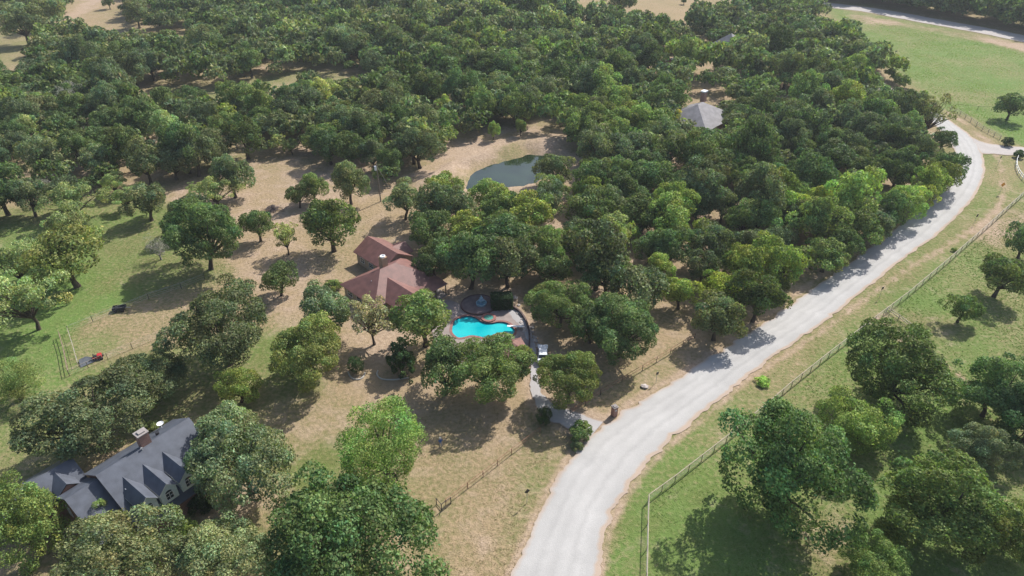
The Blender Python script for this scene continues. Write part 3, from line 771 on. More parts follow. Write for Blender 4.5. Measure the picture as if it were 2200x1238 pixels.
pys = 619-FPX*(cand[:, 1]*ST+(5-CAM_H)*CT)/depth(cand[:, 0], cand[:, 1], 5.0)
ok = inpoly(pxs, pys, WOOD)
for h in HOLES: ok &= ~inpoly(pxs, pys, h)
# sparser in the young wood between the lot and the road bend
cand = cand[ok]; pxs = pxs[ok]; pys = pys[ok]
wood = []
fixed = [(a, b, r) for a, b, r in tree_xy] + [(a, b, c_+2.5) for a, b, c_ in dead_xy]
for (x, y), px, py in zip(cand, pxs, pys):
    R = float(np.clip(rng.normal(4.75, 1.05), 2.7, 7.0))
    sparse = inpoly(px, py, [(1180,420),(1500,380),(1900,420),(1850,520),(1560,680),(1420,640)])
    if sparse:
        R *= 0.92
        if rng.random() < 0.10: continue
    if any((x-a)**2+(y-b)**2 < (0.56*(R+r))**2 for a, b, r in fixed): continue
    if min(math.hypot(x-p[0], y-p[1])-hw for p, hw in road_mid[::3]) < R*0.35: continue
    t = smooth_noise(np.array(x), np.array(y), 38, 3.0)+rng.normal(0, .22)
    yellow = smooth_noise(np.array(x), np.array(y), 26, 9.0)
    if t < 0.32: col, word = DK, 'dark green'
    elif t < 0.62: col, word = GY, 'grey-green'
    elif t < 0.85: col, word = GR, 'mid green'
    else: col, word = (BR if rng.random() < .5 else YG), 'bright green'
    if sparse and rng.random() < 0.30: col, word = YG, 'yellow-green'
    if rng.random() < 0.07: col, word = (SAGE, 'sage') if rng.random() < .75 else (PALE, 'pale green')
    wood.append((x, y, R, col, word, float(depth(x, y, 5)), px, py))
for t_ in range(6, len(LG)-30):      # the row of oaks right along the road edge
    if t_ % 3: continue
    a_ = Vector(LG[t_]); b2_ = Vector(RG[t_]); px0, py0 = proj(a_.x, a_.y, 0)
    if not (1560 < px0 and py0 > 385): continue
    o_ = (a_-b2_).normalized(); R = float(rng.uniform(3.9, 5.2)); q_ = a_+o_*rng.uniform(1.8, 3.6)
    if any((q_.x-w_[0])**2+(q_.y-w_[1])**2 < (.52*(R+w_[2]))**2 for w_ in wood): continue
    col, word = [(DK, 'dark green'), (GY, 'grey-green'), (GR, 'mid green'), (YG, 'yellow-green')][int(rng.choice(4, p=[.35, .3, .2, .15]))]
    px1, py1 = proj(q_.x, q_.y, 5); wood.append((q_.x, q_.y, R, col, word, float(depth(q_.x, q_.y, 5)), px1, py1))
# a few crowns crowding the grey-roofed houses
for px1, py1, R in ((1470,268,4.4),(1500,292,4.2),(1560,303,4.8),(1582,262,4.6),(1496,130,4.6),(1562,132,4.6),(1435,238,4.6)):
    q_ = G(px1, py1, 5); wood.append((q_.x, q_.y, R, GY, 'grey-green', float(depth(q_.x, q_.y, 5)), px1, py1))
wood.sort(key=lambda a: a[5]/a[2]*4.75)
MARKS = [('the pond', 1100, 350), ('the utility pole', 850, 330), ('the grey-roofed house in the wood', 1515, 235), ('the farthest grey roof', 1538, 95),
 ('the road bend', 2000, 330), ('the bright meadow', 1930, 150), ('the largest dead grey tree', 150, 212), ('the far sandy field', 360, 70), ('the far yellow field', 1420, 30),
 ('the back boundary of the dry lot', 560, 300), ('the lime green willow', 955, 228), ('the upper grass strip', 560, 170), ('the lower left grass strip', 110, 320),
 ('the row of yellow-green oaks', 1040, 470), ('the fountain', 1060, 590), ('the brightest yellow-green oak', 1543, 600), ('the sandy gap in the wood', 1690, 205),
 ('the middle of the road edge', 1790, 540), ('the yellowing oak', 1450, 255), ('the wooded middle of the right half', 1500, 400), ('the wooded slope beside the bend', 1800, 380), ('the small forest gap', 1320, 460), ('the top edge of the view', 900, 10)]
def whereabouts(px, py):
    m_ = min(MARKS, key=lambda q: (q[1]-px)**2+((q[2]-py)*1.6)**2)
    dx, dy = px-m_[1], (py-m_[2])*1.6
    w1 = 'right of' if dx > 0 else 'left of'; w2 = 'below' if dy > 0 else 'above'
    if math.hypot(dx, dy) < 28: wd = 'next to'
    elif abs(dx) > 2*abs(dy): wd = w1
    elif abs(dy) > 2*abs(dx): wd = w2
    else: wd = w2+' and '+w1
    return wd+' '+m_[0], m_[0]
def size_word(R): return 'small' if R < 4.2 else 'broad' if R > 5.1 else 'medium'
nput = 0
inview = lambda a: -40 < a[6] < 2240 and a[7] > -30
near = [a for a in wood if inview(a)][:295]
nearset = set(id(a) for a in near)
for a in near:
    x, y, R, col, word, dp, px, py = a
    wh, mk = whereabouts(px, py)
    put_tree('wood_oak', 'oak', x, y, R, col, '%s %s oak %s' % (size_word(R), word, wh), 'tree', 'wood oaks near '+mk, float(rng.uniform(.8, 1.3)))
far = [a for a in wood if id(a) not in nearset]
# far line of trees beyond the far road
for k in range(330):
    px = rng.uniform(1750, 2420); base = np.interp(px, [1750, 1850, 2000, 2200, 2420], [2, 12, 36, 74, 116])
    q_ = G(px, base-3, 0); d_ = rng.choice([0, 5, 10, 16, 24, 34, 46, 60])+rng.uniform(-2, 2)
    x_, y_ = q_.x+d_*.25, q_.y+d_
    if y_ > 700: continue
    far.append((x_, y_, float(rng.uniform(4.8, 7.0)), DK if rng.random() < .6 else GR, 'dark', 0, px, base))
for k in range(26):    # brush along the meadow edge
    t = rng.random(); px = 1850+t*140+rng.normal(0, 4); py = 112+t*105+rng.normal(0, 3)
    p = G(px, py, 1.5); far.append((p.x, p.y, float(rng.uniform(1.2, 2.2)), BR if rng.random() < .5 else GR, '', 0, px, py))
LOW = [crown_mesh(s, 30, 640, 0.19, flat=0.8, zc=1.05, cr=(0.24, 0.38)) for s in range(101, 108)]
Vs, Fs, Cs = [], [], []; off = 0
for x, y, R, col, word, dp, px, py in far:
    V, F, c_, P, RR = LOW[int(rng.integers(len(LOW)))]
    n_ = len(V)
    if not (-60 < px < 2260 and py > -25): n_ = 150*4
    V = V[:n_]; F = F[:n_//4]; c_ = c_[:n_]
    a = rng.uniform(0, 6.28); ca, sa = math.cos(a), math.sin(a)
    W = np.stack([(V[:, 0]*ca-V[:, 1]*sa)*R+x, (V[:, 0]*sa+V[:, 1]*ca)*R+y, V[:, 2]*R*rng.uniform(.78, 1.3)], 1)
    j = np.array(jitter(col))[:3]
    Vs.append(W); Fs.append(F+off); Cs.append(c_*j); off += n_
me = mesh_np('far_wood', np.concatenate(Vs), np.concatenate(Fs), 4, [LEAF], np.concatenate(Cs))
o = link('far_wood', me); o.color = (1, 1, 1, 1)
tag(o, 'far mass of oak wood filling the top of the view', 'wood', kind='stuff')
print('TREES near', len(near), 'far', len(far), 'leafquads', sum(len(f) for f in Fs))

# ------------------------------------------------------------------ HOUSES
M_BRROOF = mat('brown_shingle', (0.180, 0.082, 0.066), 0.58, 0.17, .9, bump=0.006, bscale=9)
M_BRROOF.node_tree.nodes['Principled BSDF'].inputs['Specular IOR Level'].default_value = 0.5
M_SLATE = mat('slate_shingle', (0.086, 0.096, 0.120), 0.6, 0.17, .9, bump=0.008, bscale=9, spec=.4)
M_GREYROOF = mat('grey_shingle', (0.215, 0.205, 0.21), 0.75, 0.15, .8, bump=0.006, bscale=8, spec=.3)
M_TRIM = mat('painted_trim', (0.62, 0.62, 0.60), 0.6)
M_REDTRIM = mat('roof_edge', (0.34, 0.20, 0.18), 0.7)
M_PALE = mat('pale_siding', (0.72, 0.78, 0.77), 0.7, 0.06, 3)
M_GLASS = mat('window_glass', (0.02, 0.035, 0.04), 0.08, spec=0.8)
M_DARKW = mat('dark_door', (0.07, 0.045, 0.03), 0.5)
M_CONC = mat('concrete', (0.30, 0.27, 0.255), 0.9, 0.12, 0.8)
M_METAL = mat('galvanised', (0.5, 0.5, 0.5), 0.45, metal=0.6)
M_DARKM = mat('dark_metal', (0.03, 0.03, 0.032), 0.5)
M_WHITE = mat('white_paint', (0.8, 0.8, 0.8), 0.4)
M_RUST = mat('rusty_pipe', (0.26, 0.13, 0.085), 0.8, 0.25, 4)
M_WOOD = mat('weathered_rail', (0.42, 0.36, 0.28), 0.9, 0.15, 3)
M_POST = mat('fence_post', (0.22, 0.17, 0.12), 0.9, 0.2, 3)
def brick_mat(name, c1, c2, mortar, sc=1.0):
    m = bpy.data.materials.new(name); m.use_nodes = True; n = m.node_tree.nodes; l = m.node_tree.links
    b = n['Principled BSDF']; b.inputs['Roughness'].default_value = .9
    tc = n.new('ShaderNodeTexCoord'); bk = n.new('ShaderNodeTexBrick'); bk.inputs['Scale'].default_value = sc
    bk.inputs['Color1'].default_value = (*c1, 1); bk.inputs['Color2'].default_value = (*c2, 1); bk.inputs['Mortar'].default_value = (*mortar, 1)
    bk.inputs['Brick Width'].default_value = .22; bk.inputs['Row Height'].default_value = .075; bk.inputs['Mortar Size'].default_value = .01
    mp = n.new('ShaderNodeMapping'); mp.inputs['Rotation'].default_value = (math.pi/2, 0, 0)
    l.new(tc.outputs['Object'], mp.inputs[0]); l.new(mp.outputs[0], bk.inputs['Vector']); l.new(bk.outputs['Color'], b.inputs['Base Color'])
    return m
M_BRICK = brick_mat('red_brick', (.24, .09, .06), (.30, .13, .09), (.35, .3, .26))
M_TANBRICK = brick_mat('tan_brick', (.30, .22, .15), (.36, .27, .19), (.4, .36, .3))

def roof_poly(parent, polys, m, name='roof', th=0.16, edge=None):
    """polys: roof planes as 3-D outlines, given real thickness"""
    mb = MB()
    for P in polys:
        P = [Vector(p) for p in P]
        n = (P[1]-P[0]).cross(P[2]-P[0]).normalized()
        if n.z < 0: P.reverse()
        Q = [p-Vector((0, 0, th)) for p in P]; k = len(P)
        mb.poly(P, 0); mb.poly(list(reversed(Q)), 1)
        for i in range(k): mb.poly([P[i], Q[i], Q[(i+1) % k], P[(i+1) % k]], 1)
    return mb.build(name, [m, edge or m], parent)
def gable(parent, u0, u1, v0, v1, ze, zr, m, along='u', wallm=None, edge=None, over=0.45, z0=0.0, vr=None, ze2=None):
    """gable block with walls; ridge along u or v. over = eave overhang"""
    if along == 'u':
        vr = (v0+v1)/2 if vr is None else vr; ze2 = ze if ze2 is None else ze2
        roof_poly(parent, [[(u0, v0, ze), (u1, v0, ze), (u1, vr, zr), (u0, vr, zr)], [(u0, v1, ze2), (u1, v1, ze2), (u1, vr, zr), (u0, vr, zr)]], m, edge=edge)
        W = [(u0+over, v0+over), (u1-over, v0+over), (u1-over, v1-over), (u0+over, v1-over)]
        zl = min(ze, ze2)
        mb = MB().prism(W, z0, zl-0.02)
        for uu in (u0+over, u1-over):
            s_ = 1 if uu > (u0+u1)/2 else -1
            a = [(uu, v0+over, zl-0.02), (uu, v1-over, zl-.02), (uu, v1-over, ze2+(zr-ze2)*over/(v1-vr)-.2), (uu, vr, zr-0.2), (uu, v0+over, ze+(zr-ze)*over/(vr-v0)-.2)]
            b = [(x-s_*0.2, y_, z_) for x, y_, z_ in a]
            mb.poly(a); mb.poly(b[::-1])
        mb.build('wall', wallm, parent)
    else:
        ur = (u0+u1)/2 if vr is None else vr
        roof_poly(parent, [[(u0, v0, ze), (u0, v1, ze), (ur, v1, zr), (ur, v0, zr)], [(u1, v0, ze), (u1, v1, ze), (ur, v1, zr), (ur, v0, zr)]], m, edge=edge)
        mb = MB().prism([(u0+over, v0+over), (u1-over, v0+over), (u1-over, v1-over), (u0+over, v1-over)], z0, ze-.02)
        for vv in (v0+over, v1-over):
            s_ = 1 if vv > (v0+v1)/2 else -1
            a = [(u0+over, vv, ze-.02), (u1-over, vv, ze-.02), (ur, vv, zr-0.3)]
            mb.poly(a); mb.poly([(x, y_-s_*.2, z_) for x, y_, z_ in a][::-1])
        mb.build('wall', wallm, parent)
def hip(parent, u0, u1, v0, v1, ze, zr, m, wallm, edge=None, over=0.5):
    d = min(u1-u0, v1-v0)/2
    if u1-u0 >= v1-v0: A, B = (u0+d, (v0+v1)/2, zr), (u1-d, (v0+v1)/2, zr)
    else: A, B = ((u0+u1)/2, v0+d, zr), ((u0+u1)/2, v1-d, zr)
    c = [(u0, v0, ze), (u1, v0, ze), (u1, v1, ze), (u0, v1, ze)]
    if u1-u0 >= v1-v0: F = [[c[0], c[1], B, A], [c[2], c[3], A, B], [c[3], c[0], A], [c[1], c[2], B]]
    else: F = [[c[1], c[2], B, A], [c[3], c[0], A, B], [c[0], c[1], A], [c[2], c[3], B]]
    F = [[tuple(p) for i, p in enumerate(f) if p not in f[:i]] for f in F]
    roof_poly(parent, F, m, edge=edge)
    MB().prism([(u0+over, v0+over), (u1-over, v0+over), (u1-over, v1-over), (u0+over, v1-over)], 0, ze-.02).build('wall', wallm, parent)
def house_empty(name, p, az, label, cat='house'):
    """local x runs along the house (away, right), local y towards the camera right: mirrored frame handled by v -> -y"""
    return empty(name, (p.x, p.y, 0), az, label, cat)
class Frame:
    """lets us give y as v (towards the camera)"""
    pass
def flip(o):
    """mirror v: mesh given with v towards -y of the local frame"""
    for ch in o.children:
        if ch.type == 'MESH' and 'flipped' not in ch.data.name:
            me = ch.data
            for v in me.vertices: v.co.y = -v.co.y
            me.flip_normals(); me.name = me.name+'_flipped'
        for g in ch.children:
            if g.type == 'MESH' and 'flipped' not in g.data.name:
                for v in g.data.vertices: v.co.y = -v.co.y
                g.data.flip_normals(); g.data.name += '_flipped'
def window(parent, u, v, z, w_, h_, face, frame=M_TRIM, arch=False):
    """face: 'v' looks towards +v, 'u-' towards -u, 'u+' towards +u"""
    def T(a, b, d):   # a along wall, b up, d out
        if face == 'v': return (u+a, v+d, z+b)
        if face == 'v-': return (u-a, v-d, z+b)
        if face == 'u-': return (u-d, v+a, z+b)
        return (u+d, v-a, z+b)
    mb = MB()
    def slab(a0, a1, b0, b1, d0, d1, mbx):
        P = [T(a0, b0, d0), T(a1, b0, d0), T(a1, b1, d0), T(a0, b1, d0), T(a0, b0, d1), T(a1, b0, d1), T(a1, b1, d1), T(a0, b1, d1)]
        i = len(mbx.v); mbx.v += P
        for f in ((0,3,2,1),(4,5,6,7),(0,1,5,4),(1,2,6,5),(2,3,7,6),(3,0,4,7)): mbx.f.append(tuple(i+k for k in f)); mbx.m.append(0)
    t = 0.09
    for a0, a1, b0, b1 in ((-w_/2-t, -w_/2, -t, h_+t), (w_/2, w_/2+t, -t, h_+t), (-w_/2, w_/2, -t, 0), (-w_/2, w_/2, h_, h_+t), (-0.025, .025, 0, h_), (-w_/2, w_/2, h_*.5-.02, h_*.5+.02)):
        slab(a0, a1, b0, b1, 0.0, 0.06, mb)
    f = mb.build('window', frame, parent)
    pb = MB(); slab(-w_/2, w_/2, 0, h_, -0.02, 0.02, pb)
    if arch:
        pts = [T(math.cos(k*math.pi/8)*w_/2, h_+t+math.sin(k*math.pi/8)*w_*.4, .03) for k in range(9)]
        pb.poly(pts)
    pb.build('pane', M_GLASS, f)

# ---- brown-roofed house in the lot
W0 = G(730, 611, 2.7)
hA = house_empty('ranch_house', W0, RAD(45), 'long single-storey house with brown hipped roofs beside the swimming pool yard')
hip(hA, 0, 14.6, 0, 11.2, 2.75, 6.0, M_BRROOF, M_TANBRICK, M_REDTRIM)
gable(hA, 2.4, 9.2, 7.0, 15.2, 2.85, 4.95, M_BRROOF, 'v', M_TANBRICK, M_REDTRIM)
gable(hA, 8.75, 16.3, -8.6, 1.5, 2.7, 4.9, M_BRROOF, 'v', M_TANBRICK, M_REDTRIM)
gable(hA, 13.6, 17.8, -5.6, -0.4, 2.55, 3.75, M_BRROOF, 'u', M_TANBRICK, M_REDTRIM)
ch = MB().box(6.7, 3.7, 4.6, 7.9, 4.9, 7.4).build('chimney', brick_mat('chimney_brick', (.34, .19, .10), (.40, .25, .15), (.4, .33, .27)), hA)
MB().lathe([(0.5, 7.4), (0.52, 7.65), (0.34, 7.68), (0.3, 7.5), (0.0, 7.45)], 16, c=(7.3, 4.3, 0)).build('chimney_cap', M_WHITE, ch)
for u, v, w_, h_, f in [(2.2, 10.7, 1.2, 1.1, 'v'), (11.2, 10.7, 1.8, 1.9, 'v'), (13.2, 10.7, .9, 1.9, 'v'), (.5, 2.4, 1.4, 1.1, 'u-'), (.5, 5.4, 1.4, 1.1, 'u-'), (.5, 8.4, 1.0, 1.1, 'u-'), (5.8, 14.75, 2.0, 1.2, 'v'), (9.2, -6.2, 1.2, 1.0, 'u-'), (9.2, -3.2, 1.2, 1.0, 'u-')]:
    window(hA, u, v, 0.95 if h_ < 1.5 else .2, w_, h_, f)
MB().tube([(3.2, 6.0, 4.1), (3.2, 6.0, 4.75)], .08, 8).build('vent_pipe', M_METAL, hA)
MB().box(8.0, 11.3, 0.02, 14.6, 14.0, .14).build('porch', M_CONC, hA)
for u in (9.7, 12.0, 14.3): MB().box(u-.08, 13.6, .14, u+.08, 13.76, 2.6).build('porch_post', M_POST, hA)
roof_poly(hA, [[(9.2, 10.9, 2.9), (14.6, 10.9, 2.9), (14.6, 14.0, 2.6), (9.2, 14.0, 2.6)]], M_BRROOF, 'porch_roof', edge=M_REDTRIM)
flip(hA)

# ---- slate-roofed house lower left
A0 = G(205, 1022, 7.5)
azB = RAD(53.6)
hB = house_empty('dormer_house', Vector((A0.x, A0.y, 0)), azB, 'two-storey house with dark slate-grey roof, three gabled dormers and a red brick chimney')
k = 4.8/7.6
gable(hB, 0, 12.5, -5.6, 7.6, 7.5-5.6*k, 7.5, M_SLATE, 'u', M_BRICK, mat('rake_trim', (.16, .10, .10), .6), vr=0.0, ze2=2.7)
gable(hB, -3.8, 0.2, -5.0, 5.6, 6.5-4.5*k, 6.5, M_SLATE, 'u', M_BRICK, M_DARKM, vr=-.4, ze2=6.5-6.0*k)
gable(hB, -9.0, 0.3, -11.6, -4.9, 3.1, 5.2, M_SLATE, 'u', M_BRICK, M_DARKM, vr=-8.2)
gable(hB, -3.6, -0.8, -8.2, -4.4, 3.9, 5.0, M_SLATE, 'v', M_BRICK, M_DARKM, over=.2, z0=3.0)
for u in (2.15, 4.72, 7.35):
    d = MB()
    zr_, ze_, hw = 6.45, 5.25, 1.22; v1 = 7.05
    def rv(z): return (7.5-z)/k
    P = [[(u, rv(zr_)-.1, zr_), (u, v1, zr_), (u-hw, v1, ze_), (u-hw, rv(ze_)-.1, ze_)], [(u, rv(zr_)-.1, zr_), (u, v1, zr_), (u+hw, v1, ze_), (u+hw, rv(ze_)-.1, ze_)]]
    dr = roof_poly(hB, P, M_SLATE, 'dormer', .1, M_TRIM)
    mb = MB(); a = hw-.17; vf = v1-.28; zb = 7.5-k*vf+.02
    mb.poly([(u-a, vf, zb), (u+a, vf, zb), (u+a, vf, ze_+.06), (u, vf, zr_-.12), (u-a, vf, ze_+.06)])
    for s_ in (-1, 1): mb.poly([(u+s_*a, vf, zb), (u+s_*a, rv(ze_), ze_), (u+s_*a, vf, ze_+.06)])
    mb.build('dormer_wall', M_PALE, dr)
    window(dr, u, vf, zb+.42, .85, 1.0, 'v', M_WHITE, arch=True)
    for g in dr.children: pass
ch = MB().box(5.85, -.95, 6.4, 7.15, .15, 9.2).build('chimney', M_BRICK, hB)
mb = MB().box(5.75, -1.05, 9.2, 7.25, .25, 9.32).box(6.1, -.75, 9.32, 6.9, -.05, 9.5); mb.build('chimney_cap', M_CONC, ch)
for u, v in ((5.7, .35), (1.6, 3.2), (-1.5, 2.2)):
    z = 7.5-k*max(v, 0) if u > 0 else 6.5-k*(v+.4)
    MB().tube([(u, v, z-.1), (u, v, z+.35)], .07, 8).box(u-.12, v-.12, z+.33, u+.12, v+.12, z+.4).build('vent_pipe', M_METAL, hB)
MB().tube([(8.6, -1.4, 6.5), (8.6, -1.4, 7.1)], [.22, .25], 10).build('turbine_vent', M_DARKM, hB)
ds = MB().tube([(10.4, -4.5, 4.4), (10.4, -4.5, 5.3)], .04, 6)
ds.lathe([(0.0, 5.3), (.25, 5.34), (.45, 5.45), (.47, 5.47)], 16, c=(10.4, -4.5, 0)); ds.build('satellite_dish', M_WHITE, hB)
for u, w_ in ((2.0, 1.1), (4.6, 1.3), (7.6, 1.3), (10.6, 1.1)): window(hB, u, 5.5, .8, w_, 1.5, 'v', M_WHITE)
for v in (-3.6, 2.4): window(hB, -3.35, v, 1.0, 1.0, 1.4, 'u-', M_WHITE)
flip(hB)
for ch2 in hB.children:
    for g in ch2.children:
        if g.children: 
            for q in g.children:
                if 'flipped' not in q.data.name:
                    for v in q.data.vertices: v.co.y = -v.co.y
                    q.data.flip_normals(); q.data.name += '_flipped'

# ---- roofs seen in the wood
pC = G(1464, 243, 2.7)
hC = house_empty('grey_roof_house', pC, RAD(48), 'house with a light grey hipped roof half hidden in the wood')
q1 = G(1497, 225, 7.2); q2 = G(1522, 209, 7.2)
def in_house(q_, p_, az): d_ = q_-p_; return d_.x*math.cos(az)+d_.y*math.sin(az), d_.x*math.sin(az)-d_.y*math.cos(az)
u1_, v1_ = in_house(q1, pC, RAD(48)); u2_, v2_ = in_house(q2, pC, RAD(48))
vr_ = (v1_+v2_)/2
hip(hC, u1_-7.5, u1_+11.5, vr_-7.5, vr_+8.5, 2.8, 7.2, M_GREYROOF, M_BRICK, M_TRIM)
ch = MB().box(u1_+6.5, vr_-2, 6.0, u1_+8.2, vr_-.7, 9.0).build('chimney', M_BRICK, hC); MB().box(u1_+6.4, vr_-2.1, 9.0, u1_+8.3, vr_-.6, 9.35).build('chimney_cap', M_WHITE, ch)
window(hC, u1_+5, vr_+8.0, 1, 2, 1.2, 'v'); flip(hC)
pD = G(1509, 104, 3.0)
hD = house_empty('grey_roof_house', pD, RAD(42), 'farthest house, only the tip of its grey hipped roof above the trees')
hip(hD, 0, 15, 0, 15, 3.2, 9.0, M_GREYROOF, M_BRICK, M_TRIM); window(hD, 5, 14.5, 1, 2, 1.2, 'v'); flip(hD)
pE = G(1420, 136, 3.0)
hE = house_empty('shed', pE, RAD(42), 'small dark grey roof showing between crowns left of the farthest house', 'outbuilding')
gable(hE, 0, 9, 0, 8, 3.0, 5.6, mat('shed_roof', (.15, .15, .17), .8), 'u', M_BRICK, M_TRIM); flip(hE)

# ------------------------------------------------------------------ POOL, SPA, PATIO, FOUNTAIN
M_POOL = mat('pool_water', (0.0, 0.37, 0.43), 0.1, spec=0.5, scale=0.22, col2=(0.03, 0.50, 0.52), bump=0.02, bscale=2.5)
M_COPING = mat('brick_coping', (0.27, 0.13, 0.11), 0.85, 0.2, 5)
M_PATIO = mat('patio_concrete', (0.285, 0.235, 0.215), 0.92, 0.10, 0.7)
deck = [(925,668),(960,645),(1000,660),(1030,664),(1062,660),(1098,664),(1122,684),(1134,712),(1134,770),(1040,790),(960,770),(930,720)]
D = smooth_loop([Vector((*G(*p).xy, 0)) for p in deck], 4)
# patio is cut round the pool: strips from the coping outwards
OUT = offset_loop(POOL_S, 0.45)
n = len(OUT); V = [(p.x, p.y, .12) for p in OUT]
from mathutils import geometry
def ring_fill(outer, inner, z):
    vs = [(p.x, p.y) for p in outer]+[(p.x, p.y) for p in inner]
    a, b = len(outer), len(inner)
    e = [(i, (i+1) % a) for i in range(a)]+[(a+i, a+(i+1) % b) for i in range(b)]
    r = geometry.delaunay_2d_cdt([Vector(v) for v in vs], e, [], 0, 1e-5)
    ip = [(p.x, p.y) for p in inner]; op = [(p.x, p.y) for p in outer]
    F = []
    for f in r[2]:
        cx = sum(r[0][i].x for i in f)/len(f); cy = sum(r[0][i].y for i in f)/len(f)
        if inpoly(np.array([cx]), np.array([cy]), ip)[0] or not inpoly(np.array([cx]), np.array([cy]), op)[0]: continue
        F.append(tuple(f))
    return [(v.x, v.y, z) for v in r[0]], F
V, F = ring_fill(D, OUT, 0.11)
nv = len(V)
me = bpy.data.meshes.new('patio'); me.from_pydata(V, [], F); me.materials.append(M_PATIO)
tag(link('patio', me), kind='structure')
mb = MB()
for i in range(n):      # patio edge drops to the ground
    pass
for i in range(len(D)):
    a, b = D[i], D[(i+1) % len(D)]; mb.poly([(a.x, a.y, -.1), (b.x, b.y, -.1), (b.x, b.y, .11), (a.x, a.y, .11)])
pool = empty('swimming_pool', (0, 0, 0), 0, 'turquoise free-form swimming pool with a dark red brick edge', 'swimming pool')
IN = POOL_S
mb = MB(); water = MB(); water.poly([(p.x, p.y, -.12) for p in IN]); wt = water.build('water', M_POOL, pool)
M_BASIN = mat('pool_tile', (0.02, 0.16, 0.22), .4)
for i in range(n):
    a, b = IN[i], IN[(i+1) % n]; mb.poly([(a.x, a.y, -1.2), (b.x, b.y, -1.2), (b.x, b.y, .14), (a.x, a.y, .14)])
mb.build('basin_wall', M_BASIN, pool)
# coping: separate slabs
step = 2
for i in range(0, n, step):
    idx = [(i+k_) % n for k_ in range(step+1)]
    a = [IN[j] for j in idx]; b = [OUT[j] for j in idx]
    g = 0.03
    mb = MB(); 
    for q in range(step):
        a0, a1, b0, b1 = a[q], a[q+1], b[q], b[q+1]
        if q == step-1: a1 = a1.lerp(a0, g*2); b1 = b1.lerp(b0, g*2)
        mb.poly([(a0.x, a0.y, .16), (a1.x, a1.y, .16), (b1.x, b1.y, .16), (b0.x, b0.y, .16)])
        mb.poly([(b0.x, b0.y, .02), (b1.x, b1.y, .02), (b1.x, b1.y, .16), (b0.x, b0.y, .16)])
        mb.poly([(a0.x, a0.y, .02), (a1.x, a1.y, .02), (a1.x, a1.y, .16), (a0.x, a0.y, .16)])
    mb.build('coping_slab', M_COPING, pool)
# spa
sp_ = G(1050, 685)
spa = empty('spa', (sp_.x, sp_.y, 0), 0, 'small round green-water hot tub set behind the pool', 'hot tub')
MB().lathe([(.86, .1), (.86, .34), (1.35, .34), (1.35, .1)], 28).build('rim', M_COPING, spa)
MB().lathe([(0, .27), (.87, .27)], 28).build('water', mat('spa_water', (.08, .27, .22), .1, var=.25, scale=1.5), spa)
# fountain terrace and fountain
fc = G(1028, 657)
tr_ = empty('fountain_terrace', (fc.x, fc.y, 0), 0, 'raised round paved terrace under the blue fountain', 'terrace')
MB().lathe([(3.3, .1), (3.3, .42), (3.1, .42), (3.1, .33)], 40).build('kerb', mat('terrace_kerb', (.13, .08, .075), .9, .2, 3), tr_)
MB().lathe([(3.1, .33), (0, .34)], 40).build('paving', mat('terrace_paving', (.17, .13, .13), .9, .2, 1.2), tr_)
M_FT = mat('fountain_blue', (.30, .44, .55), .5, .12, 3)
ft = empty('fountain', (fc.x+.55, fc.y, .34), 0, 'pale blue tiered fountain in a round basin on the terrace', 'fountain')
MB().lathe([(1.25, 0), (1.3, .5), (1.15, .5), (1.1, .3), (0, .3)], 28).build('basin', M_FT, ft)
MB().lathe([(0, .36), (1.12, .36)], 28).build('water', mat('fountain_water', (.12, .28, .38), .1), ft)
MB().lathe([(.28, .3), (.16, .5), (.13, .95), (.65, 1.1), (.7, 1.2), (.15, 1.12), (.1, 1.6), (.36, 1.7), (.4, 1.78), (.09, 1.72), (.07, 2.05), (.14, 2.2), (0, 2.4)], 18).build('tiers', M_FT, ft)
ft.scale = (.78, .78, .82)
# diving board
dv = G(1108, 708)
db = empty('diving_board', (dv.x, dv.y, .12), RAD(-3), 'white diving board at the right end of the pool', 'diving board')
MB().box(-1.5, -.25, .55, 1.3, .25, .62).build('board', M_WHITE, db)
MB().box(.3, -.28, 0, .55, .28, .55).box(1.0, -.2, 0, 1.15, .2, .55).build('stand', M_METAL, db)
# poolside pavilion
pp = G(1100, 744, 3.0)
pv = empty('pool_pavilion', (pp.x, pp.y, 0), RAD(20), 'small pavilion with a brown pyramid roof at the near edge of the pool', 'pavilion')
q = 2.5; ap = (0, 0, 3.9); cc_ = [(-q, -q, 2.4), (q, -q, 2.4), (q, q, 2.4), (-q, q, 2.4)]
roof_poly(pv, [[cc_[i], cc_[(i+1) % 4], ap] for i in range(4)], M_BRROOF, th=.12, edge=M_REDTRIM)
for x in (-2.3, 2.3):
    for y_ in (-2.3, 2.3): MB().box(x-.1, y_-.1, 0, x+.1, y_+.1, 2.45).build('post', M_POST, pv)
MB().box(-2.2, -2.2, .12, 2.2, -1.6, 1.1).build('counter', M_TANBRICK, pv)
# low retaining wall along the patio
RW = catmull([tuple(G(*p).xy) for p in [(1062,658),(1100,662),(1124,682),(1136,712),(1137,745),(1133,775)]], 6)
mb = MB()
for a, b in zip(RW[:-1], RW[1:]):
    d = (Vector(b)-Vector(a)); L_ = d.length; M_ = __import__('mathutils').Matrix.Translation((a[0], a[1], 0)) @ __import__('mathutils').Matrix.Rotation(math.atan2(d.y, d.x), 4, 'Z')
    mb.box(0, -.14, 0, L_+.02, .14, .62, M=M_)
tag(mb.build('garden_wall', mat('dark_stone', (.12, .085, .08), .9, .3, 2)), 'low curved dark stone wall round the outside of the patio', 'wall')
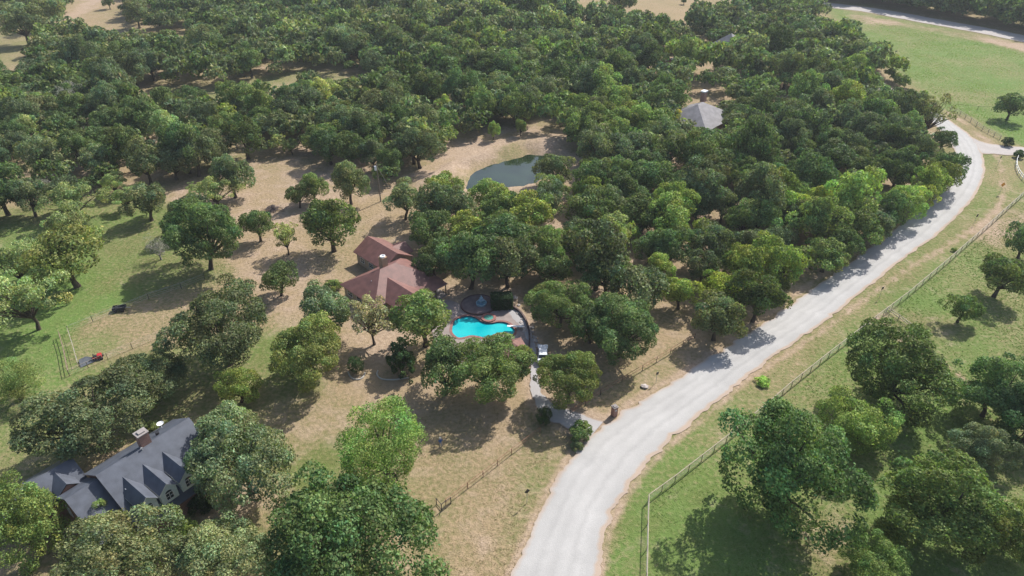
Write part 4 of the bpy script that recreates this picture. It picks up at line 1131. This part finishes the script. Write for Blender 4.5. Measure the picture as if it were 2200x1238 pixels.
# landscape stones beside the drive
def stone_mesh(seed, name='stone'):
    r = random.Random(seed); V = []; 
    import bmesh
    bm = bmesh.new(); bmesh.ops.create_icosphere(bm, subdivisions=1, radius=1)
    for v in bm.verts: v.co = v.co*r.uniform(.75, 1.15); v.co.z *= .6
    me = bpy.data.meshes.new(name); bm.to_mesh(me); bm.free(); return me
SM = [stone_mesh(i) for i in range(4)]
M_STONE = mat('pale_stone', (.42, .37, .34), .9, .25, 2)
for m_ in SM: m_.materials.append(M_STONE)
stx = [(1104,643,.8,'whitest large boulder at the end of the hedge')]
for px, py, s_, lab in stx:
    o = link('boulder', SM[0]); p = G(px, py); o.location = (p.x, p.y, .25); o.scale = (s_, s_*.8, s_); tag(o, lab, 'boulder')
for i in range(44):
    t = rng.random(); px = 1108+t*50+rng.normal(0, 5); py = 660+t*95+rng.normal(0, 4)
    o = link('stone', SM[i % 4]); p = G(px, py); s_ = rng.uniform(.18, .45); o.location = (p.x, p.y, .1); o.scale = (s_, s_, s_); o.rotation_euler = (0, 0, rng.uniform(0, 6))
    tag(o, 'pale landscape stone on the bank between the patio wall and the drive', 'stone', 'landscape stones beside the drive')
# clipped hedge
hp = G(1078, 660)
V = []; r = np.random.default_rng(5); nL = 7000
face = r.choice(5, nL, p=[.25, .2, .2, .15, .2]); a = r.uniform(-1, 1, (nL, 2))
P = np.zeros((nL, 3)); N = np.zeros((nL, 3)); hx, hy, hz = 1.85, 1.2, 2.6
for f_, (ax_, sg) in enumerate([(2, 1), (1, -1), (0, 1), (0, -1), (1, 1)]):
    m_ = face == f_; oth = [i for i in range(3) if i != ax_]
    P[m_, ax_] = sg; N[m_, ax_] = sg; P[m_, oth[0]] = a[m_, 0]; P[m_, oth[1]] = a[m_, 1]
P *= np.array([hx, hy, hz/2]); P[:, 2] += hz/2; P += r.normal(0, .09, P.shape)
N += r.normal(0, .45, N.shape); N /= np.linalg.norm(N, axis=1)[:, None]
T_ = np.cross(N, r.normal(size=N.shape)); T_ /= np.linalg.norm(T_, axis=1)[:, None]; B_ = np.cross(N, T_)
s_ = .2*r.uniform(.6, 1.3, nL)[:, None]
Vh = np.stack([P+T_*s_*.5, P+B_*s_*.5, P-T_*s_*.5, P-B_*s_*.5], 1).reshape(-1, 3)
ch_ = np.repeat(np.clip(r.normal(1, .2, nL), .4, 1.8), 4)[:, None]*np.ones(3)
he = empty('hedge', (hp.x, hp.y, 0), RAD(5), 'tall dark clipped box hedge between the fountain and the drive', 'hedge')
o = link('foliage', mesh_np('hedge_leaves', Vh, np.arange(nL*4).reshape(-1, 4), 4, [LEAF], ch_), he); o.color = (.04, .075, .03, 1)
MB().box(-1.9, -1.1, .1, 1.9, 1.1, 2.35).build('inner_branches', BARK, he)

# ------------------------------------------------------------------ FENCES
from mathutils import Matrix
def fence(name, pts, label, mp, mr, h=1.25, gap=3.0, rails=(1.2, .65), pr=.06, rr=.045, base_px=True, wires=()):
    P = [G(*p) for p in pts]
    f = empty(name, tuple(P[0]), 0, label, 'fence'); O = P[0]
    post = MB().tube([(0, 0, -.2), (0, 0, h)], pr, 7).data('post', mp)
    rail = MB().tube([(0, 0, 0), (1, 0, 0)], rr, 6).data('rail', mr)
    first = True
    for a, b in zip(P[:-1], P[1:]):
        L_ = (b-a).length; k_ = max(1, round(L_/gap)); d = (b-a)/k_
        for i in range(k_):
            q_ = a+d*i-O
            o = link('post', post, f); o.location = q_
            for z in rails:
                o = link('rail', rail, f); o.location = (q_.x, q_.y, z); o.rotation_euler = (0, 0, math.atan2(d.y, d.x)); o.scale = (d.length, 1, 1)
            if wires:
                pass
        for z in wires:
            o = link('wire', WIRE, f); q_ = a-O; o.location = (q_.x, q_.y, z); o.rotation_euler = (0, 0, math.atan2(d.y, d.x)); o.scale = (L_, 1, 1)
    o = link('post', post, f); o.location = P[-1]-O
    return f
WIRE = MB().tube([(0, 0, 0), (1, 0, 0)], .012, 4).data('wire', M_METAL)
fence('pasture_fence', [(1385,1330),(1388,1240),(1392,1078),(1450,1036),(1560,950),(1640,884),(1700,832),(1780,768),(1860,706),(1950,638),(2040,562),(2120,491),(2210,410),(2320,315)],
      'pale top-rail wire fence running along the pasture side of the road', M_POST, M_WOOD, 1.4, 3.2, (1.38,), .05, .062, wires=(.3, .6, .85, 1.1))
fence('pipe_fence', [(958,1086),(1005,1050),(1038,1025),(1069,1001),(1099,977),(1160,931)], 'rusty pipe fence across the front of the dry lot left of the drive', M_RUST, M_RUST, 1.2, 4.0, (1.17, .6), .05, .035)
fence('pipe_fence', [(1225,893),(1290,849),(1380,796),(1440,760),(1492,728)], 'dark pipe fence along the verge right of the drive', M_DARKM, M_RUST, 1.15, 4.0, (1.12, .55), .05, .04)
fence('brace_frame', [(938,1085),(949,1098),(969,1083)], 'dark corner brace frame at the near tip of the lot fence', M_DARKM, M_DARKM, 1.3, 2.2, (1.28, .2), .06, .05)
fence('garden_fence', [(148,714),(200,692),(250,673),(320,643),(390,620),(440,600)], 'thin wire fence on the far side of the fenced strip, with dark corner posts', M_DARKM, M_POST, 1.3, 6.0, (), .05, .03, wires=(.3, .7, 1.1, 1.28))
fence('garden_fence', [(150,808),(190,791),(232,772),(285,750),(366,716)], 'thin wire fence on the near side of the fenced strip', M_POST, M_WOOD, 1.3, 6.0, (1.28,), .05, .025, wires=(.3, .7, 1.0))
fence('garden_fence', [(130,724),(140,758),(146,790),(150,808)], 'brown rail fence closing the left end of the strip', M_POST, M_POST, 1.2, 2.4, (1.18, .7), .06, .05)
fence('garden_fence', [(148,714),(160,752),(170,788)], 'pale wire fence just inside the left end of the strip', M_WOOD, M_WOOD, 1.1, 3.0, (1.08,), .05, .03, wires=(.4, .8))
fence('meadow_fence', [(2042,236),(2062,247),(2085,262),(2110,280),(2148,300)], 'grey board fence beside the road bend below the bright meadow', M_WOOD, M_WOOD, 1.3, 3.0, (1.25, .8, .4), .09, .05)
fence('meadow_fence', [(2046,231),(2100,236),(2160,238),(2230,240)], 'low wire fence between the meadow and the green field with the wide oak', M_POST, M_POST, 1.2, 5.0, (1.15,), .06, .03)
wr = [(2187,338),(2182,350),(2182,362),(2187,374),(2196,386),(2212,398)]
fence('entry_fence', wr, 'curved white rail fence at the mouth of the side road', M_WHITE, M_WHITE, 1.2, 2.0, (1.15, .6), .07, .06)
fence('cross_fence', [(1905,668),(1930,686),(1968,714)], 'short pale rail fence crossing the pasture above the pecans', M_WOOD, M_WOOD, .9, 3.0, (.85, .4), .08, .07)
fence('cross_fence', [(1853,707),(1876,722)], 'short dark rail beside the pasture fence above the pecan', M_POST, M_DARKM, .9, 3.0, (.85, .4), .08, .07)

# ------------------------------------------------------------------ ROAD SIGNS, PILLAR, POLE
def sign(px, py, label, face, h=2.3, shape='diamond', rz=0.5, s_=.42):
    p = G(px, py); e = empty('road_sign', (p.x, p.y, 0), rz, label, 'road sign')
    MB().tube([(0, 0, -.2), (0, 0, h+.3)], .035, 6).build('post', M_METAL, e)
    if shape == 'diamond': pts = [(0, h-s_), (s_, h), (0, h+s_), (-s_, h)]
    else: pts = [(-s_, h-s_), (s_, h-s_), (s_, h+s_), (-s_, h+s_)]
    mb = MB(); A_ = [(x, -.05, z) for x, z in pts]; B2 = [(x, -.02, z) for x, z in pts]
    mb.poly(A_); mb.poly(B2[::-1])
    for i in range(4): mb.poly([A_[i], B2[i], B2[(i+1) % 4], A_[(i+1) % 4]])
    mb.build('panel', face, e)
M_SIGNB = mat('sign_back', (.05, .045, .035), .6); M_ORANGE = mat('sign_orange', (.75, .30, .03), .6); M_YELLOW = mat('sign_yellow', (.55, .35, .04), .6)
sign(1132, 1081, 'dark diamond road sign on the near verge of the dry lot', M_SIGNB, 2.3)
sign(1409, 823, 'small dark sign on two thin posts between the front fence and the road', M_SIGNB, 2.0, 'square', .5, .25)
sign(1889, 640, 'dark road sign on the verge beside the middle of the pasture fence', M_SIGNB, 2.2, 'square', .5, .3)
sign(2092, 482, 'dark road sign on the verge between bend and pasture fence', M_SIGNB, 2.2, 'square', .5, .32)
sign(2143, 356, 'dark sign on the grass just below the side road', M_SIGNB, 2.4, 'square', .5, .3)
sign(2147, 416, 'orange diamond warning sign on the grass near the road bend', M_ORANGE, 2.4, 'diamond', .1, .6)
p = G(1319, 893)
bp_ = empty('brick_pillar', (p.x, p.y, 0), .5, 'brick mailbox pillar with a pale cap at the road edge beside the drive', 'pillar')
MB().box(-.36, -.36, 0, .36, .36, 1.75).build('shaft', M_BRICK, bp_)
MB().box(-.42, -.42, 1.75, .42, .42, 1.88).box(-.25, -.25, 1.88, .25, .25, 1.98).build('cap', M_CONC, bp_)
MB().box(-.14, -.39, 1.15, .14, -.362, 1.4).build('mailbox_door', M_METAL, bp_)
p = G(818, 433)
up_ = empty('utility_pole', (p.x, p.y, 0), .3, 'slim wooden utility pole with a pale transformer behind the house', 'utility pole')
MB().tube([(0, 0, -.3), (0, 0, 9.6)], [.16, .11], 8).build('pole', mat('pole_wood', (.20, .17, .14), .9), up_)
MB().tube([(-.35, 0, 8.1), (-.35, 0, 9.1)], .28, 12).build('transformer', M_WHITE, up_)
MB().tube([(0, 0, 9.3), (3.6, 1.5, 0)], .035, 5).build('guy_wire', M_METAL, up_)
MB().box(-.7, -.05, 9.2, .7, .05, 9.32).build('crossarm', M_POST, up_)

# ------------------------------------------------------------------ YARD THINGS
def edging(pts, label):
    c_ = catmull([tuple(G(*p).xy) for p in pts], 8)
    o = MB().tube([(x, y_, .08) for x, y_ in c_], .13, 6).build('bed_edging', mat('edging', (.42, .40, .36), .9)); tag(o, label, 'garden edging')
edging([(748,800),(752,809),(760,815),(771,816),(780,811),(784,802)], 'pale curved edging round the dark round shrub')
edging([(812,797),(810,806),(820,815),(843,817),(862,815),(880,812)], 'long pale curved edging below the spiky juniper')
p = [G(170,777), G(174,791), G(219,772), G(186,771)]
mb = MB(); mb.poly([(p[0].x, p[0].y, .35), (p[1].x, p[1].y, .12), (p[2].x, p[2].y, .2), (p[3].x, p[3].y, .5)]); mb.poly([(p[3].x, p[3].y, .45), (p[2].x, p[2].y, .15), (p[1].x, p[1].y, .07), (p[0].x, p[0].y, .3)])
tag(mb.build('ground_tarp', mat('grey_tarp', (.10, .11, .125), .7, .1, 2)), 'dark grey triangular tarp spread in the corner of the fenced strip', 'tarp')
p = G(213, 771)
tc_ = empty('red_mower', (p.x, p.y, 0), .4, 'small red mower parked at the end of the dark tarp', 'mower')
M_RED = mat('red_paint', (.42, .03, .035), .4)
MB().box(-.8, -.42, .3, .5, .42, .6).box(-.1, -.38, .6, .55, .38, .9).build('body', M_RED, tc_)
MB().box(-.62, -.25, .6, -.2, .25, .75).box(-.68, -.25, .6, -.6, .25, 1.1).build('seat', M_DARKM, tc_)
for x, y_ in ((-.6, -.5), (-.6, .5), (.45, -.46), (.45, .46)): MB().tube([(x, y_-.09, .28), (x, y_+.09, .28)], .28, 12).build('wheel', M_DARKM, tc_)
p = G(258, 667)
bt = empty('garden_cart', (p.x, p.y, 0), .25, 'black low cart standing on the grass beside the far wire fence', 'cart')
MB().box(-1.1, -.6, .45, 1.1, .6, .55).box(-1.1, -.6, .55, 1.1, -.52, .85).box(-1.1, .52, .55, 1.1, .6, .85).box(-1.1, -.52, .55, -1.02, .52, .85).build('tray', M_DARKM, bt)
MB().tube([(1.1, 0, .5), (1.9, 0, .35)], .04, 6).build('tow_bar', M_METAL, bt)
for x, y_ in ((-.6, -.7), (-.6, .7), (.6, -.7), (.6, .7)): MB().tube([(x, y_-.08, .3), (x, y_+.08, .3)], .3, 12).build('wheel', M_DARKM, bt)
# brush pile in the back lot
p = G(587, 452); bpile = MB(); rr_ = random.Random(3)
for i in range(260):
    a = rr_.uniform(0, 6.28); r0 = abs(rr_.gauss(0, 1.0)); z = max(.05, (1.5-r0*.7)*rr_.random())
    c0 = Vector((math.cos(a)*r0*1.3, math.sin(a)*r0, z)); d = Vector((rr_.gauss(0, 1), rr_.gauss(0, 1), rr_.gauss(0, .35))).normalized()*rr_.uniform(.4, 1.1)
    bpile.tube([c0-d*.5, c0+d*.5], rr_.uniform(.02, .05), 4, cap=False)
o = bpile.build('brush_pile', mat('grey_brush', (.17, .14, .135), .95, .3, 3)); o.location = (p.x, p.y, 0); tag(o, 'heap of grey cut branches on the sand of the back lot', 'brush pile', kind='stuff')
# dug-out stone by the verge
p = G(1384, 832); o = link('boulder', SM[2]); o.location = (p.x, p.y, .15); o.scale = (.75, .6, .55); tag(o, 'rust-tinted boulder on the verge near the two-post sign', 'boulder')

# car under the olive oak
M_CAR = mat('car_paint', (.72, .74, .76), .25, spec=.6)
p = G(1166, 768); car = empty('parked_car', (p.x, p.y, .14), RAD(88), 'white car with dark windows on the drive under the olive oak', 'car')
prof = [(-2.3, .35), (-2.35, .75), (-2.2, .98), (-1.75, 1.02), (-1.35, 1.5), (.35, 1.52), (1.05, 1.03), (2.1, .9), (2.35, .7), (2.35, .35)]
mb = MB(); i0 = len(mb.v); ws = [.86]*10; ws[4] = ws[5] = .66; ws[3] = ws[6] = .82
mb.v += [(x, -ws[i], z) for i, (x, z) in enumerate(prof)]+[(x, ws[i], z) for i, (x, z) in enumerate(prof)]
n_ = len(prof); mb.f += [tuple(range(n_-1, -1, -1)), tuple(range(n_, 2*n_))]; mb.m += [0, 0]
for i in range(n_): mb.f.append((i, (i+1) % n_, n_+(i+1) % n_, n_+i)); mb.m.append(0)
body = mb.build('body', M_CAR, car)
mb = MB()
mb.poly([(.42, -.64, 1.495), (.42, .64, 1.495), (1.0, .76, 1.075), (1.0, -.76, 1.075)]); mb.build('windscreen', M_GLASS, car)
mb = MB(); mb.poly([(-1.38, -.6, 1.49), (-1.72, -.74, 1.06), (-1.72, .74, 1.06), (-1.38, .6, 1.49)]); o = mb.build('rear_window', M_GLASS, car); o.location.x = -.015; o.location.z = .01
for s_ in (-1, 1):
    mb = MB(); mb.poly([(-1.25, s_*.70, 1.44), (.3, s_*.70, 1.44), (.85, s_*.84, 1.08), (-1.6, s_*.84, 1.08)]); mb.build('side_window', M_GLASS, car)
    for x in (-1.45, 1.45):
        wh = MB().tube([(x, s_*.72, .33), (x, s_*.9, .33)], .33, 16).build('wheel', M_DARKM, car)
    MB().box(2.33, s_*.55-.16, .62, 2.37, s_*.55+.16, .76).build('headlight', M_WHITE, car)
    MB().box(-2.37, s_*.6-.14, .7, -2.33, s_*.6+.14, .85).build('tail_light', M_RED, car)
car.location.z = .14

# ------------------------------------------------------------------ PERSON
p = G(947, 960)
pe = empty('person', (p.x, p.y, 0), RAD(200), 'person in a blue shirt and grey trousers standing on the dry grass', 'person')
def skin_body():
    me = bpy.data.meshes.new('body')
    V = [(0, 0, .95), (0, 0, 1.15), (0, 0, 1.40), (0, 0, 1.50), (0, .01, 1.58), (0, .02, 1.70), (0, .01, 1.76),
         (.19, 0, 1.42), (.25, .02, 1.14), (.27, .10, .90), (.275, .13, .80), (-.19, 0, 1.42), (-.25, .02, 1.14), (-.27, .10, .90), (-.275, .13, .80),
         (.10, 0, .88), (.11, .02, .50), (.12, -.02, .09), (.12, .13, .04), (-.10, 0, .88), (-.12, .0, .50), (-.13, -.03, .09), (-.13, .12, .04)]
    E_ = [(0,1),(1,2),(2,3),(3,4),(4,5),(5,6),(2,7),(7,8),(8,9),(9,10),(2,11),(11,12),(12,13),(13,14),(0,15),(15,16),(16,17),(17,18),(0,19),(19,20),(20,21),(21,22)]
    R_ = [.155,.14,.16,.065,.075,.10,.07,.07,.05,.038,.04,.07,.05,.038,.04,.10,.068,.05,.045,.10,.068,.05,.045]
    me.from_pydata(V, E_, []); o = link('body', me, pe)
    md = o.modifiers.new('skin', 'SKIN'); 
    for i, r_ in enumerate(R_): me.skin_vertices[0].data[i].radius = (r_, r_*(.75 if i in (0, 1, 2) else 1))
    me.skin_vertices[0].data[0].use_root = True
    o.modifiers.new('sub', 'SUBSURF').levels = 1; o.modifiers['sub'].render_levels = 1
    return o
b_ = skin_body()
bpy.context.view_layer.update()
dg = bpy.context.evaluated_depsgraph_get(); me2 = bpy.data.meshes.new_from_object(b_.evaluated_get(dg))
b_.modifiers.clear(); b_.data = me2
me2.materials.clear()
for m_ in (mat('skin', (.45, .27, .19), .6), mat('blue_shirt', (.05, .13, .36), .9), mat('grey_trousers', (.30, .30, .33), .9), mat('shoes', (.05, .05, .05), .7)): me2.materials.append(m_)
for f in me2.polygons:
    c_ = f.center
    f.material_index = 3 if c_.z < .1 else 2 if c_.z < .95 and abs(c_.x) < .22 else 1 if (c_.z < 1.47 and (abs(c_.x) < .22 or c_.z > 1.15)) else 0
    f.use_smooth = True
MB().lathe([(.17, 1.72), (.105, 1.735), (.10, 1.82), (.05, 1.85), (0, 1.855)], 14, c=(0, .01, 0)).build('cap', mat('cap_cloth', (.6, .58, .5), .9), pe)

# ------------------------------------------------------------------ small ground cover
def tufts(name, px_poly, n_, size, col, label, seed):
    r = np.random.default_rng(seed); W_ = [G(*p) for p in px_poly]; x0, x1 = min(p.x for p in W_), max(p.x for p in W_); y0, y1 = min(p.y for p in W_), max(p.y for p in W_)
    X = r.uniform(x0, x1, n_*6); Y = r.uniform(y0, y1, n_*6)
    keep = inpoly(X, Y, [(p.x, p.y) for p in W_]) & (fbm(X, Y, 9.0, seed)+r.normal(0, .22, len(X)) > .5)
    X = X[keep][:n_]; Y = Y[keep][:n_]; m_ = len(X); k_ = 5
    X = np.repeat(X, k_)+r.normal(0, size*.5, m_*k_); Y = np.repeat(Y, k_)+r.normal(0, size*.5, m_*k_)
    c0 = np.stack([X, Y, np.zeros_like(X)], 1); d = r.normal(0, .5, (m_*k_, 3)); d[:, 2] = .7; d *= (size*r.uniform(.6, 1.3, m_*k_))[:, None]
    s = r.normal(size=(m_*k_, 3)); s[:, 2] = 0; s /= np.linalg.norm(s, axis=1)[:, None]; s *= size*.45
    V = np.stack([c0-s, c0+s, c0+d], 1).reshape(-1, 3)
    cc = np.repeat(np.clip(r.normal(1, .2, m_*k_), .5, 1.6), 3)[:, None]*np.ones(3)
    o = link(name, mesh_np(name, V, np.arange(len(V)).reshape(-1, 3), 3, [LEAF], cc)); o.color = (*col, 1)
    return tag(o, label, 'ground cover', kind='stuff')
tufts('pasture_weeds', [(1400,1075),(1560,955),(1860,715),(2210,430),(2300,560),(2300,1300),(1400,1300)], 15000, .13, (.19, .26, .08), 'rough weedy grass tufts all over the right hand pasture', 3)
tufts('verge_grass', [(1290,1238),(1330,1110),(1480,930),(1850,640),(2090,450),(2130,340),(2190,400),(1850,700),(1560,940),(1390,1070),(1385,1238)], 6000, .10, (.24, .30, .09), 'short grass tufts on the verge between the road and the pasture fence', 4)
tufts('lawn_grass', [(0,500),(330,440),(560,620),(600,700),(330,900),(0,1000)], 7000, .10, (.17, .26, .08), 'short grass tufts on the left hand lawn', 5)
tufts('dry_grass', [(760,880),(880,890),(1210,900),(1100,1238),(900,1238),(900,980)], 4000, .09, (.34, .26, .165), 'dry straw tufts on the near part of the dry lot', 6)
tufts('dry_grass', [(345,400),(640,320),(800,340),(840,480),(760,640),(620,690),(520,560)], 4000, .10, (.32, .25, .16), 'dry straw tufts on the back part of the dry lot', 7)
tufts('meadow_grass', [(1800,30),(2200,110),(2200,310),(2060,240),(1960,170)], 9000, .17, (.33, .42, .14), 'tall grass tufts in the bright meadow at the upper right', 8)

# ------------------------------------------------------------------ HAZE
hm = bpy.data.materials.new('haze'); hm.use_nodes = True; nn = hm.node_tree.nodes; nn.clear()
ho = nn.new('ShaderNodeOutputMaterial'); pv_ = nn.new('ShaderNodeVolumePrincipled')
pv_.inputs['Color'].default_value = (.88, .93, 1.0, 1); pv_.inputs['Density'].default_value = 0.00015; pv_.inputs['Anisotropy'].default_value = 0.2
hm.node_tree.links.new(pv_.outputs[0], ho.inputs['Volume'])
hb = MB().box(-5200, -3800, -3.2, 5200, 5600, CAM_H+6).build('haze', hm); tag(hb, kind='stuff')
